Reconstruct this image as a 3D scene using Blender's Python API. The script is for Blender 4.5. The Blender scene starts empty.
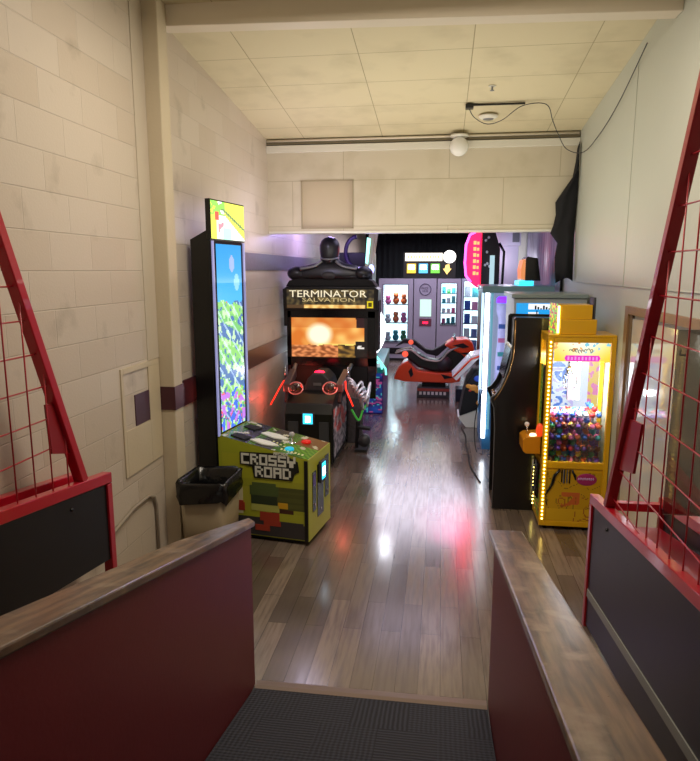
import bpy, math, random
from mathutils import Vector, Matrix, noise as mnoise
random.seed(7)
PI = math.pi
C = bpy.context.scene.collection
S = bpy.context.scene

# ------------------------------------------------------------------ camera
F_PX, H = 640.0, 2.05
VX, VY = 442.0, 270.0
pitch = math.atan((380.5 - VY) / F_PX)
yaw = math.atan((VX - 350) / F_PX * math.cos(-pitch))
cd = bpy.data.cameras.new('camera'); cam = bpy.data.objects.new('camera', cd); C.objects.link(cam)
cd.sensor_fit = 'HORIZONTAL'; cd.sensor_width = 36; cd.lens = F_PX / 700 * 36
cd.clip_start = 0.05; cd.clip_end = 100
cam.location = (0, 0, H); cam.rotation_euler = (PI / 2 - pitch, 0, yaw)
S.camera = cam
# ------------------------------------------------------------------ world, exposure, lights
S.view_settings.view_transform = 'Standard'; S.view_settings.look = 'None'
S.view_settings.gamma = 1; S.view_settings.exposure = 0.0
w = bpy.data.worlds.new('world'); S.world = w; w.use_nodes = True
w.node_tree.nodes['Background'].inputs[0].default_value = (1.0, 0.93, 0.82, 1)
w.node_tree.nodes['Background'].inputs[1].default_value = 0.56

def area(name, loc, size, power, color, rot=(0, 0, 0), sizey=None):
    l = bpy.data.lights.new(name, 'AREA'); l.energy = power; l.color = color; l.size = size
    if sizey: l.shape = 'RECTANGLE'; l.size_y = sizey
    o = bpy.data.objects.new(name, l); C.objects.link(o); o.location = loc; o.rotation_euler = rot
    return o
def point(name, loc, power, color, r=0.05):
    l = bpy.data.lights.new(name, 'POINT'); l.energy = power; l.color = color; l.shadow_soft_size = r
    o = bpy.data.objects.new(name, l); C.objects.link(o); o.location = loc
    return o
area('ceiling_light_near', (-0.2, 3.2, 3.6), 1.6, 58, (1.0, 0.89, 0.74), sizey=0.5)
area('hall_uplight_fill', (-0.25, 5.6, 1.95), 2.6, 34, (1.0, 0.94, 0.78), rot=(PI, 0, 0), sizey=2.2)  # unseen upward fill, added to brighten the hall ceiling
area('rear_fill', (-0.3, 12.6, 2.75), 2.0, 105, (0.88, 0.82, 1.0), sizey=3.4)  # unseen fill added over the far room
area('arcade_fill', (-0.3, 8.0, 2.8), 1.2, 9, (0.78, 0.70, 1.0), sizey=1.2)  # unseen fill added just behind the header

def spot(name, loc, tgt, power, color, deg):
    l = bpy.data.lights.new(name, 'SPOT'); l.energy = power; l.color = color; l.spot_size = math.radians(deg); l.spot_blend = 1.0; l.shadow_soft_size = 0.02
    o = bpy.data.objects.new(name, l); C.objects.link(o); o.location = loc
    o.rotation_euler = (Vector(tgt) - Vector(loc)).to_track_quat('-Z', 'Y').to_euler()
for nm, tg, cl_, pw in (('disco_spot_green', (-0.62, 7.4, 0), (0.15, 1.0, 0.4), 240), ('disco_spot_pink', (0.12, 5.2, 0), (1.0, 0.15, 0.45), 440), ('disco_spot_red', (-0.72, 4.9, 0), (1.0, 0.1, 0.12), 240),
                        ('disco_spot_blue', (-0.75, 4.1, 0), (0.25, 0.3, 1.0), 80), ('disco_spot_violet', (-0.35, 6.3, 0), (0.55, 0.45, 1.0), 360), ('disco_spot_rose', (-0.1, 9.2, 0), (1.0, 0.2, 0.3), 240)):
    spot(nm, (0.2, 9.0, 2.85), tg, pw, cl_, 9)
# ------------------------------------------------------------------ materials
def lin(c):
    if isinstance(c, str):
        c = c.lstrip('#'); c = [int(c[i:i + 2], 16) / 255 for i in (0, 2, 4)]
        c = [x / 12.92 if x <= 0.04045 else ((x + 0.055) / 1.055) ** 2.4 for x in c]
    return (c[0], c[1], c[2], 1)
MATS = {}
def mat(name, color='#888888', rough=0.5, metal=0.0, emit=None, strength=0.0, coat=0.0, var=0.0, vscale=8.0, bump=0.0, bscale=60.0, alpha=None):
    if name in MATS: return MATS[name]
    m = bpy.data.materials.new(name); m.use_nodes = True; nt = m.node_tree; b = nt.nodes['Principled BSDF']
    b.inputs['Base Color'].default_value = lin(color)
    b.inputs['Roughness'].default_value = rough; b.inputs['Metallic'].default_value = metal
    b.inputs['Coat Weight'].default_value = coat
    if emit: b.inputs['Emission Color'].default_value = lin(emit); b.inputs['Emission Strength'].default_value = strength
    tc = nt.nodes.new('ShaderNodeTexCoord')
    if var > 0:
        n = nt.nodes.new('ShaderNodeTexNoise'); n.inputs['Scale'].default_value = vscale; n.inputs['Detail'].default_value = 5
        nt.links.new(tc.outputs['Object'], n.inputs['Vector'])
        mx = nt.nodes.new('ShaderNodeMix'); mx.data_type = 'RGBA'
        c = lin(color); mx.inputs[6].default_value = tuple(x * (1 - var) for x in c[:3]) + (1,)
        mx.inputs[7].default_value = tuple(min(1, x * (1 + var)) for x in c[:3]) + (1,)
        nt.links.new(n.outputs['Fac'], mx.inputs[0]); nt.links.new(mx.outputs[2], b.inputs['Base Color'])
    if bump > 0:
        n2 = nt.nodes.new('ShaderNodeTexNoise'); n2.inputs['Scale'].default_value = bscale
        nt.links.new(tc.outputs['Object'], n2.inputs['Vector'])
        bp = nt.nodes.new('ShaderNodeBump'); bp.inputs['Strength'].default_value = bump; bp.inputs['Distance'].default_value = 0.01
        nt.links.new(n2.outputs['Fac'], bp.inputs['Height']); nt.links.new(bp.outputs['Normal'], b.inputs['Normal'])
    MATS[name] = m; return m
def glass(name, tint='#ffffff', a=0.12, rough=0.02):
    if name in MATS: return MATS[name]
    m = bpy.data.materials.new(name); m.use_nodes = True; nt = m.node_tree; nt.nodes.clear()
    out = nt.nodes.new('ShaderNodeOutputMaterial'); t = nt.nodes.new('ShaderNodeBsdfTransparent'); g = nt.nodes.new('ShaderNodeBsdfGlossy')
    t.inputs[0].default_value = lin(tint); g.inputs['Roughness'].default_value = rough
    fr = nt.nodes.new('ShaderNodeFresnel'); fr.inputs[0].default_value = 1.45
    ad = nt.nodes.new('ShaderNodeMath'); ad.operation = 'ADD'; ad.inputs[1].default_value = a * 0.3
    mx = nt.nodes.new('ShaderNodeMixShader')
    nt.links.new(fr.outputs[0], ad.inputs[0]); nt.links.new(ad.outputs[0], mx.inputs[0])
    nt.links.new(t.outputs[0], mx.inputs[1]); nt.links.new(g.outputs[0], mx.inputs[2]); nt.links.new(mx.outputs[0], out.inputs[0])
    MATS[name] = m; return m
def picmat(name, strength=0.0, rough=0.35):
    if name in MATS: return MATS[name]
    m = bpy.data.materials.new(name); m.use_nodes = True; nt = m.node_tree; b = nt.nodes['Principled BSDF']
    at = nt.nodes.new('ShaderNodeAttribute'); at.attribute_name = 'pic'
    b.inputs['Roughness'].default_value = rough
    if strength > 0:
        b.inputs['Base Color'].default_value = (0.02, 0.02, 0.02, 1)
        nt.links.new(at.outputs['Color'], b.inputs['Emission Color']); b.inputs['Emission Strength'].default_value = strength
    else:
        nt.links.new(at.outputs['Color'], b.inputs['Base Color'])
    MATS[name] = m; return m
def nodes(name):
    m = bpy.data.materials.new(name); m.use_nodes = True; MATS[name] = m
    return m, m.node_tree, m.node_tree.nodes['Principled BSDF']
def coords(nt, a, b_, sa=1, sb=1, oa=0, ob=0):
    tc = nt.nodes.new('ShaderNodeTexCoord'); sp = nt.nodes.new('ShaderNodeSeparateXYZ'); cb = nt.nodes.new('ShaderNodeCombineXYZ')
    nt.links.new(tc.outputs['Object'], sp.inputs[0])
    for i, (ax, s_, o_) in enumerate(((a, sa, oa), (b_, sb, ob))):
        q = nt.nodes.new('ShaderNodeMath'); q.operation = 'MULTIPLY_ADD'; q.inputs[1].default_value = s_; q.inputs[2].default_value = o_
        nt.links.new(sp.outputs[ax], q.inputs[0]); nt.links.new(q.outputs[0], cb.inputs[i])
    return tc, cb
def brick(nt, vec, bw, rh, ms, c1, c2, cm, smooth=0.1, offset=0.5):
    t = nt.nodes.new('ShaderNodeTexBrick'); t.inputs['Scale'].default_value = 1; t.offset = offset
    t.inputs['Brick Width'].default_value = bw; t.inputs['Row Height'].default_value = rh
    t.inputs['Mortar Size'].default_value = ms; t.inputs['Mortar Smooth'].default_value = smooth
    t.inputs['Color1'].default_value = lin(c1); t.inputs['Color2'].default_value = lin(c2); t.inputs['Mortar'].default_value = lin(cm)
    nt.links.new(vec, t.inputs['Vector']); return t
def noise_(nt, vec, sc, det=4):
    n = nt.nodes.new('ShaderNodeTexNoise'); n.inputs['Scale'].default_value = sc; n.inputs['Detail'].default_value = det
    nt.links.new(vec, n.inputs['Vector']); return n
def mix(nt, fac, a, b_, typ='MIX'):
    m = nt.nodes.new('ShaderNodeMix'); m.data_type = 'RGBA'; m.blend_type = typ
    for s_, i in ((fac, 0), (a, 6), (b_, 7)):
        if hasattr(s_, 'links') or hasattr(s_, 'is_linked'): nt.links.new(s_, m.inputs[i])
        else: m.inputs[i].default_value = s_ if i == 0 else lin(s_)
    return m.outputs[2]
def ramp(nt, fac, p0, p1):
    r = nt.nodes.new('ShaderNodeMapRange'); r.inputs[1].default_value = p0; r.inputs[2].default_value = p1
    nt.links.new(fac, r.inputs[0]); return r.outputs[0]
def block_wall(name, c1, c2, grime, axis_off):
    m, nt, b = nodes(name)
    tc, v = coords(nt, 1, 2, oa=axis_off, ob=-2.23 + 0.186 * 12)
    t = brick(nt, v.outputs[0], 0.37, 0.186, 0.0035, c1, c2, c1, 0.5)
    n = noise_(nt, tc.outputs['Object'], 3.2, 8)
    col = mix(nt, ramp(nt, n.outputs['Fac'], 0.60, 0.78), t.outputs['Color'], grime)
    nt.links.new(mix(nt, ramp(nt, t.outputs['Fac'], 0.0, 11.0), col, '#6b6152'), b.inputs['Base Color'])
    n2 = noise_(nt, tc.outputs['Object'], 90, 3)
    ad = nt.nodes.new('ShaderNodeMath'); ad.operation = 'MULTIPLY_ADD'; ad.inputs[1].default_value = -1.0
    nt.links.new(t.outputs['Fac'], ad.inputs[0]); mm = nt.nodes.new('ShaderNodeMath'); mm.operation = 'MULTIPLY'; mm.inputs[1].default_value = 0.22
    nt.links.new(n2.outputs['Fac'], mm.inputs[0]); nt.links.new(mm.outputs[0], ad.inputs[2])
    bp = nt.nodes.new('ShaderNodeBump'); bp.inputs['Strength'].default_value = 0.6; bp.inputs['Distance'].default_value = 0.006
    nt.links.new(ad.outputs[0], bp.inputs['Height']); nt.links.new(bp.outputs['Normal'], b.inputs['Normal'])
    b.inputs['Roughness'].default_value = 0.42
    return m
M_block = block_wall('painted_block', '#c8bcac', '#c0b2a0', '#a09482', -3.28 + 0.37 * 12)
def plank_floor():
    m, nt, b = nodes('wood_planks')
    tc, v = coords(nt, 1, 0, oa=3.1, ob=5)
    t = brick(nt, v.outputs[0], 0.85, 0.112, 0.0012, '#000000', '#ffffff', '#000000', 0.1, 0.37); t.squash = 1
    st = nt.nodes.new('ShaderNodeMapping'); st.inputs['Scale'].default_value = (14, 1.1, 1)
    nt.links.new(tc.outputs['Object'], st.inputs['Vector'])
    n = noise_(nt, st.outputs[0], 3.0, 8)
    base = mix(nt, t.outputs['Color'], '#4f423b', '#8f7d6f')
    g = mix(nt, ramp(nt, n.outputs['Fac'], 0.42, 0.80), base, '#4a3c34')
    n3 = noise_(nt, tc.outputs['Object'], 1.3, 2)
    g = mix(nt, ramp(nt, n3.outputs['Fac'], 0.35, 1.1), g, '#85776b')
    g2 = mix(nt, t.outputs['Fac'], g, '#2a221e')
    nt.links.new(g2, b.inputs['Base Color'])
    nt.links.new(ramp(nt, n.outputs['Fac'], -0.35, 4.0), b.inputs['Roughness']); b.inputs['Coat Weight'].default_value = 0.25; b.inputs['Coat Roughness'].default_value = 0.16; b.inputs['Specular IOR Level'].default_value = 0.75
    bp = nt.nodes.new('ShaderNodeBump'); bp.inputs['Strength'].default_value = 0.18; bp.inputs['Distance'].default_value = 0.003
    nt.links.new(n.outputs['Fac'], bp.inputs['Height']); nt.links.new(bp.outputs['Normal'], b.inputs['Normal'])
    return m
M_floor = plank_floor()
def ceil_mat(name, c, line, ax=0, bw=0.82, rh=0.53, ob=-4.42 + 5.3, oa=4.1, mortar=0.004):
    m, nt, b = nodes(name)
    tc, v = coords(nt, ax, 1 if ax == 0 and name.startswith('ceiling') else 2, oa=oa, ob=ob)
    t = brick(nt, v.outputs[0], bw, rh, mortar, c, c, line, 0.2, 0.0 if name.startswith('ceiling') else 0.5)
    n = noise_(nt, tc.outputs['Object'], 2.4, 6)
    nt.links.new(mix(nt, ramp(nt, n.outputs['Fac'], 0.5, 0.95), t.outputs['Color'], '#a89c7c'), b.inputs['Base Color'])
    bp = nt.nodes.new('ShaderNodeBump'); bp.inputs['Strength'].default_value = 0.5; bp.inputs['Distance'].default_value = 0.004; bp.invert = True
    nt.links.new(t.outputs['Fac'], bp.inputs['Height']); nt.links.new(bp.outputs['Normal'], b.inputs['Normal'])
    b.inputs['Roughness'].default_value = 0.7; return m
M_ceil = ceil_mat('ceiling_tile', '#cdc19f', '#9c9070', oa=-0.18 + 0.82 * 5, mortar=0.0035)
M_header = ceil_mat('header_panel', '#cbc1ab', '#b3a88f', bw=1.1, rh=0.47, ob=-2.98 + 4.7, oa=4.3 + 0.55 + 0.05)
def carpet():
    m, nt, b = nodes('ribbed_carpet')
    tc, v = coords(nt, 0, 1, oa=4, ob=4)
    t = brick(nt, v.outputs[0], 0.26, 0.26, 0.001, '#000000', '#ffffff', '#000000', 0.1)
    wv = nt.nodes.new('ShaderNodeTexWave'); wv.inputs['Scale'].default_value = 15; wv.bands_direction = 'X'; wv.inputs['Distortion'].default_value = 1.5; wv.inputs['Detail'].default_value = 3
    wy = nt.nodes.new('ShaderNodeTexWave'); wy.inputs['Scale'].default_value = 15; wy.bands_direction = 'Y'; wy.inputs['Distortion'].default_value = 1.5; wy.inputs['Detail'].default_value = 3
    nt.links.new(tc.outputs['Object'], wv.inputs['Vector']); nt.links.new(tc.outputs['Object'], wy.inputs['Vector'])
    mx = mix(nt, t.outputs['Color'], wv.outputs['Color'], wy.outputs['Color'])
    nt.links.new(mix(nt, mx, '#101014', '#34343e'), b.inputs['Base Color'])
    b.inputs['Roughness'].default_value = 0.85
    bp = nt.nodes.new('ShaderNodeBump'); bp.inputs['Strength'].default_value = 0.6; bp.inputs['Distance'].default_value = 0.004
    nt.links.new(mx, bp.inputs['Height']); nt.links.new(bp.outputs['Normal'], b.inputs['Normal'])
    return m
M_carpet = carpet()
def capwood():
    m, nt, b = nodes('varnished_cap_wood')
    tc = nt.nodes.new('ShaderNodeTexCoord'); st = nt.nodes.new('ShaderNodeMapping'); st.inputs['Scale'].default_value = (16, 1.4, 3)
    nt.links.new(tc.outputs['Object'], st.inputs['Vector']); n = noise_(nt, st.outputs[0], 2.6, 8)
    n2 = noise_(nt, tc.outputs['Object'], 9, 5)
    c = mix(nt, ramp(nt, n.outputs['Fac'], 0.35, 0.68), '#7d6249', '#3f2e22')
    c = mix(nt, ramp(nt, n2.outputs['Fac'], 0.56, 0.74), c, '#94806a')
    nt.links.new(c, b.inputs['Base Color']); nt.links.new(ramp(nt, n2.outputs['Fac'], -0.6, 2.4), b.inputs['Roughness'])
    bp = nt.nodes.new('ShaderNodeBump'); bp.inputs['Strength'].default_value = 0.35; bp.inputs['Distance'].default_value = 0.006
    nt.links.new(n.outputs['Fac'], bp.inputs['Height']); nt.links.new(bp.outputs['Normal'], b.inputs['Normal'])
    b.inputs['Coat Weight'].default_value = 0.45; b.inputs['Coat Roughness'].default_value = 0.22
    return m
M_cap = capwood()
M_wallR = mat('painted_wall', '#bdc0b4', 0.5, var=0.03, vscale=2, bump=0.12, bscale=25)
M_cream = mat('cream_paint', '#c5b79c', 0.45, var=0.05, vscale=4, bump=0.1)
M_beam = mat('beam_paint', '#d8ccb6', 0.5, var=0.06, vscale=4)
M_white = mat('white_trim', '#dcd8cb', 0.45)
M_maroon = mat('maroon_paint', '#46202a', 0.35, var=0.1)
M_brown = mat('brown_band', '#5a4238', 0.3, var=0.15)
M_half = mat('half_wall_maroon', '#6e2226', 0.5, var=0.08, vscale=3, bump=0.05)
M_red = mat('red_powder_coat', '#b00f22', 0.28, coat=0.5)
M_redd = mat('dark_red_paint', '#8c0f1c', 0.35, coat=0.3)
M_black = mat('black_laminate', '#101011', 0.35, var=0.1)
M_blackg = mat('black_gloss', '#0c0c0e', 0.18)
M_blackm = mat('black_matte', '#121214', 0.75)
M_grey = mat('grey_metal', '#8d9096', 0.35, 0.6)
M_dgrey = mat('dark_grey', '#3a3b3f', 0.45)
M_chrome = mat('chrome', '#d8dade', 0.12, 1.0)
M_yel = mat('yellow_enamel', '#e0a90c', 0.3, coat=0.3)
M_lime = mat('lime_vinyl', '#a2a929', 0.4)
M_limelt = mat('lime_light', '#bcc03a', 0.4)
M_olive = mat('olive_vinyl', '#5a5a28', 0.45)
M_wvin = mat('white_vinyl', '#e9e9e2', 0.4)
M_org = mat('orange_plastic', '#f24a1a', 0.3, coat=0.4)
M_rub = mat('rubber', '#101010', 0.8)
M_bag = mat('bin_liner', '#0d0d0f', 0.22, bump=0.9, bscale=14)
M_glass = glass('clear_pane', '#f4fbff', 0.10)
M_acr = glass('smoky_acrylic', '#b9b6ae', 0.45, 0.05)
def em(name, c, s, base='#222222'): return mat(name, base, 0.4, emit=c, strength=s)
E_white = em('lit_white', '#f2f8ff', 7.0)
E_cool = em('lit_cool', '#b9ecff', 2.2)
E_warm = em('led_warm', '#ffe478', 11.0)
E_cyan = em('lit_cyan', '#36d4ff', 2.0)
E_blue = em('lit_blue', '#2040ff', 3.0)
E_purple = em('lit_purple', '#7020ff', 3.2)
E_red = em('lit_red', '#ff0a2a', 9)
E_pink = em('lit_pink', '#ff5ae0', 3.5)
E_orange = em('lit_orange', '#ff7a1c', 1.6)
E_yel = em('lit_yellow', '#ffcf3a', 1.5)
E_green = em('lit_green', '#7be04a', 1.3)

# ------------------------------------------------------------------ mesh helpers
class B:
    def __init__(s): s.v = []; s.f = []; s.mi = []; s.m = 0; s.smooth = []; s.sm = False
    def add(s, vs, fs):
        n = len(s.v); s.v += [Vector(p) for p in vs]
        for f in fs: s.f.append([i + n for i in f]); s.mi.append(s.m); s.smooth.append(s.sm)
        return s
    def box(s, x0, x1, y0, y1, z0, z1):
        return s.add([(x0, y0, z0), (x1, y0, z0), (x1, y1, z0), (x0, y1, z0), (x0, y0, z1), (x1, y0, z1), (x1, y1, z1), (x0, y1, z1)],
                     [(0, 3, 2, 1), (4, 5, 6, 7), (0, 1, 5, 4), (1, 2, 6, 5), (2, 3, 7, 6), (3, 0, 4, 7)])
    def bar(s, p0, p1, wa, wb, up=(0, 0, 1)):
        p0, p1 = Vector(p0), Vector(p1); d = (p1 - p0).normalized(); a = d.cross(Vector(up))
        if a.length < 1e-4: a = d.cross(Vector((1, 0, 0)))
        a.normalize(); b = a.cross(d).normalized(); a *= wa / 2; b *= wb / 2
        vs = [p + i * a + j * b for p in (p0, p1) for i, j in ((-1, -1), (1, -1), (1, 1), (-1, 1))]
        return s.add(vs, [(3, 2, 1, 0), (4, 5, 6, 7), (0, 1, 5, 4), (1, 2, 6, 5), (2, 3, 7, 6), (3, 0, 4, 7)])
    def prism(s, pts, ax, a0, a1):
        # pts: polygon in the two other axes (ax 0: y,z ; 1: x,z ; 2: x,y)
        def mk(p, a): return {0: (a, p[0], p[1]), 1: (p[0], a, p[1]), 2: (p[0], p[1], a)}[ax]
        n = len(pts); vs = [mk(p, a0) for p in pts] + [mk(p, a1) for p in pts]
        return s.add(vs, [tuple(range(n)), tuple(range(2 * n - 1, n - 1, -1))] + [(i, i + n, (i + 1) % n + n, (i + 1) % n) for i in range(n)])
    def tube(s, pts, r, seg=8, closed=False):
        pts = [Vector(p) for p in pts]; n = len(pts); base = len(s.v); sm, s.sm = s.sm, True
        vs = []; prev = None
        for i, p in enumerate(pts):
            if closed: d = pts[(i + 1) % n] - pts[i - 1]
            else: d = pts[min(i + 1, n - 1)] - pts[max(i - 1, 0)]
            d.normalize()
            a = prev - d * prev.dot(d) if prev else d.orthogonal()
            if a.length < 1e-5: a = d.orthogonal()
            a.normalize(); prev = a; b = d.cross(a); rr = r[i] if isinstance(r, (list, tuple)) else r
            vs += [p + (a * math.cos(t) + b * math.sin(t)) * rr for t in [2 * PI * k / seg for k in range(seg)]]
        fs = []
        for i in range(n if closed else n - 1):
            j = (i + 1) % n
            for k in range(seg): fs.append((i * seg + k, i * seg + (k + 1) % seg, j * seg + (k + 1) % seg, j * seg + k))
        if not closed: fs += [tuple(range(seg - 1, -1, -1)), tuple(range((n - 1) * seg, n * seg))]
        s.add(vs, fs); s.sm = sm; return s
    def cyl(s, p0, p1, r, seg=16): return s.tube([p0, p1], r, seg)
    def lathe(s, prof, c=(0, 0, 0), seg=20, sx=1, sy=1):
        vs = []; sm, s.sm = s.sm, True; n = len(prof)
        for r, z in prof: vs += [(c[0] + r * sx * math.cos(2 * PI * k / seg), c[1] + r * sy * math.sin(2 * PI * k / seg), c[2] + z) for k in range(seg)]
        fs = [(i * seg + k, i * seg + (k + 1) % seg, (i + 1) * seg + (k + 1) % seg, (i + 1) * seg + k) for i in range(n - 1) for k in range(seg)]
        fs += [tuple(range(seg - 1, -1, -1)), tuple(range((n - 1) * seg, n * seg))]
        s.add(vs, fs); s.sm = sm; return s
    def ball(s, c, rx, ry=None, rz=None, seg=14, rings=9):
        ry = ry or rx; rz = rz or rx
        prof = [(max(1e-4, math.sin(PI * i / rings)), -math.cos(PI * i / rings) * rz) for i in range(rings + 1)]
        return s.lathe(prof, c, seg, rx, ry)
def finish(name, b, mats, M=None, bevel=0.0):
    me = bpy.data.meshes.new(name)
    vs = [(M @ p) if M else p for p in b.v]
    me.from_pydata([tuple(p) for p in vs], [], b.f)
    if not isinstance(mats, (list, tuple)): mats = [mats]
    for m in mats: me.materials.append(m)
    me.polygons.foreach_set('material_index', b.mi); me.polygons.foreach_set('use_smooth', b.smooth); me.update()
    o = bpy.data.objects.new(name, me); C.objects.link(o)
    if bevel > 0:
        md = o.modifiers.new('bevel', 'BEVEL'); md.width = bevel; md.segments = 2; md.limit_method = 'ANGLE'; md.angle_limit = 0.6
    return o
def loft(b, rings, cap0=True, cap1=True):
    n = len(rings[0]); vs = [p for r in rings for p in r]
    fs = [(i * n + k, i * n + (k + 1) % n, (i + 1) * n + (k + 1) % n, (i + 1) * n + k) for i in range(len(rings) - 1) for k in range(n)]
    if cap0: fs.append(tuple(range(n - 1, -1, -1)))
    if cap1: fs.append(tuple(range((len(rings) - 1) * n, len(rings) * n)))
    sm, b.sm = b.sm, True; b.add(vs, fs); b.sm = sm; return b
INV = {}
def thing(name, label, cat, loc=(0, 0, 0), rotz=0, group=None):
    o = bpy.data.objects.new(name, None); C.objects.link(o); o.empty_display_size = 0.1
    o.location = loc; o.rotation_euler = (0, 0, rotz); o['label'] = label; o['category'] = cat
    if group: o['group'] = group
    INV[o.name] = (Matrix.Translation(loc) @ Matrix.Rotation(rotz, 4, 'Z')).inverted()
    return o
def part(name, b, mats, parent, bevel=0.0, local=False, label=None, kind=None):
    o = finish(name, b, mats, None if local else INV[parent.name], bevel)
    o.parent = parent; INV[o.name] = INV[parent.name]
    if label: o['label'] = label
    if kind: o['kind'] = kind
    return o
def single(name, b, mats, label, cat, group=None, bevel=0.0, origin=None):
    if origin is None:
        n = len(b.v); c = sum(b.v, Vector()) / n; origin = (c.x, c.y, min(p.z for p in b.v))
    o = finish(name, b, mats, Matrix.Translation(origin).inverted(), bevel); o.location = origin
    INV[o.name] = Matrix.Translation(origin).inverted()
    o['label'] = label; o['category'] = cat
    if group: o['group'] = group
    return o
def struct(name, b, mats, bevel=0.0, label=None):
    o = finish(name, b, mats, None, bevel); o['kind'] = 'structure'; INV[o.name] = Matrix.Identity(4)
    return o
def picture(name, p0, u, v, nx, ny, fn, parent, m, local=False, depth=0.0015):
    """flat printed or lit panel: fn(s, t) -> sRGB triple 0..1, s along u, t along v"""
    p0, u, v = Vector(p0), Vector(u), Vector(v); n_ = u.cross(v).normalized()
    vs = [p0 + u * (i / nx) + v * (j / ny) + n_ * depth for j in range(ny + 1) for i in range(nx + 1)]
    fs = [(j * (nx + 1) + i, j * (nx + 1) + i + 1, (j + 1) * (nx + 1) + i + 1, (j + 1) * (nx + 1) + i) for j in range(ny) for i in range(nx)]
    k = len(vs)
    vs += [p0, p0 + u, p0 + u + v, p0 + v]
    c = [0, nx, (ny + 1) * (nx + 1) - 1, ny * (nx + 1)]
    fs += [(k + 3, k + 2, k + 1, k)] + [(k + a, k + (a + 1) % 4, c[(a + 1) % 4], c[a]) for a in range(4)]
    me = bpy.data.meshes.new(name); T = Matrix.Identity(4) if local else INV[parent.name]
    me.from_pydata([tuple(T @ q) for q in vs], [], fs)
    ca = me.color_attributes.new('pic', 'FLOAT_COLOR', 'CORNER')
    cols = []
    for j in range(ny):
        for i in range(nx):
            r = fn((i + 0.5) / nx, (j + 0.5) / ny)
            r = [max(0, min(1, x)) for x in r]; r = [x / 12.92 if x <= 0.04045 else ((x + 0.055) / 1.055) ** 2.4 for x in r]
            cols += [r[0], r[1], r[2], 1] * 4
    cols += [0.02, 0.02, 0.02, 1] * (len(me.loops) - nx * ny * 4)
    ca.data.foreach_set('color', cols); me.materials.append(m); me.update()
    o = bpy.data.objects.new(name, me); C.objects.link(o); o.parent = parent; INV[o.name] = INV[parent.name]
    return o
def hx(c): c = c.lstrip('#'); return tuple(int(c[i:i + 2], 16) / 255 for i in (0, 2, 4))
def nz(x, y, s=1.0, z=0.0): return mnoise.noise(Vector((x * s, y * s, z)))
def lerp(a, b, t): t = max(0, min(1, t)); return tuple(a[i] + (b[i] - a[i]) * t for i in range(3))
def text_b(txt, size, p0, u, v, ext=0.003, sx=1.0, b=None, bold=0.0):
    """solid letters as mesh, p0 = left end of the baseline, u/v unit vectors along and up"""
    cu = bpy.data.curves.new('t', 'FONT'); cu.body = txt; cu.size = size; cu.extrude = ext; cu.offset = bold; cu.resolution_u = 2
    ob = bpy.data.objects.new('t', cu); C.objects.link(ob)
    dg = bpy.context.evaluated_depsgraph_get(); me = bpy.data.meshes.new_from_object(ob.evaluated_get(dg))
    p0, u, v = Vector(p0), Vector(u).normalized(), Vector(v).normalized(); n_ = u.cross(v)
    b = b or B()
    b.add([p0 + u * (q.co.x * sx) + v * q.co.y + n_ * q.co.z for q in me.vertices], [tuple(f.vertices) for f in me.polygons])
    bpy.data.objects.remove(ob); bpy.data.meshes.remove(me); return b
PIX = {'C': ['1111', '1000', '1000', '1000', '1111'], 'R': ['1110', '1001', '1110', '1010', '1001'], 'O': ['1111', '1001', '1001', '1001', '1111'],
       'S': ['1111', '1000', '1111', '0001', '1111'], 'Y': ['1001', '1001', '1111', '0110', '0110'], 'A': ['1111', '1001', '1111', '1001', '1001'],
       'D': ['1110', '1001', '1001', '1001', '1110'], 'E': ['1111', '1000', '1110', '1000', '1111']}
def pixtext(b, txt, p0, u, v, px, ext=0.003):
    p0, u, v = Vector(p0), Vector(u), Vector(v); n_ = u.cross(v); x = 0
    for ch in txt:
        if ch == ' ': x += 3; continue
        for r, row in enumerate(PIX[ch]):
            for c_, q in enumerate(row):
                if q == '1':
                    o = p0 + u * ((x + c_) * px) + v * ((4 - r) * px)
                    c4 = [o, o + u * px, o + (u + v) * px, o + v * px]
                    b.add([q_ for q_ in c4] + [q_ + n_ * ext for q_ in c4], [(3, 2, 1, 0), (4, 5, 6, 7), (0, 1, 5, 4), (1, 2, 6, 5), (2, 3, 7, 6), (3, 0, 4, 7)])
        x += 4.6
    return b

# ------------------------------------------------------------------ the setting
XL, XR = -1.87, 1.325
struct('floor', B().box(-2.1, 1.6, 2.80, 16.0, -0.1, 0), M_floor)
RS = 0.23
def ramp_prism(x0, x1, top=0.0):
    return B().prism([(2.80, -0.1), (2.80, 0.0 + top), (-2.0, RS * 4.80 + top), (-2.0, -0.1)], 0, x0, x1)
struct('floor_ramp', ramp_prism(-0.873, 0.262), M_carpet)
struct('floor_left', B().box(-2.1, -0.98, -2.0, 2.80, -0.1, 0), M_floor)
struct('floor_right', B().box(0.385, 1.6, -2.0, 2.80, -0.1, 0), M_floor)
struct('trim_1', B().prism([(2.775, 0.006), (2.80, 0.008), (2.84, 0.006), (2.845, 0.0), (2.775, 0.0)], 0, -0.872, 0.262), mat('threshold_strip', '#7d6a5c', 0.35, 0.3))
struct('wall_left', B().box(XL - 0.2, XL, -2.0, 16.0, 0, 4.3), M_block)
struct('wall_right', B().box(XR, XR + 0.2, -2.0, 16.0, 0, 4.3), M_wallR)
struct('wall_back', B().box(-2.1, 1.6, 16.0, 16.2, 0, 3.0), M_blackm)
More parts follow.
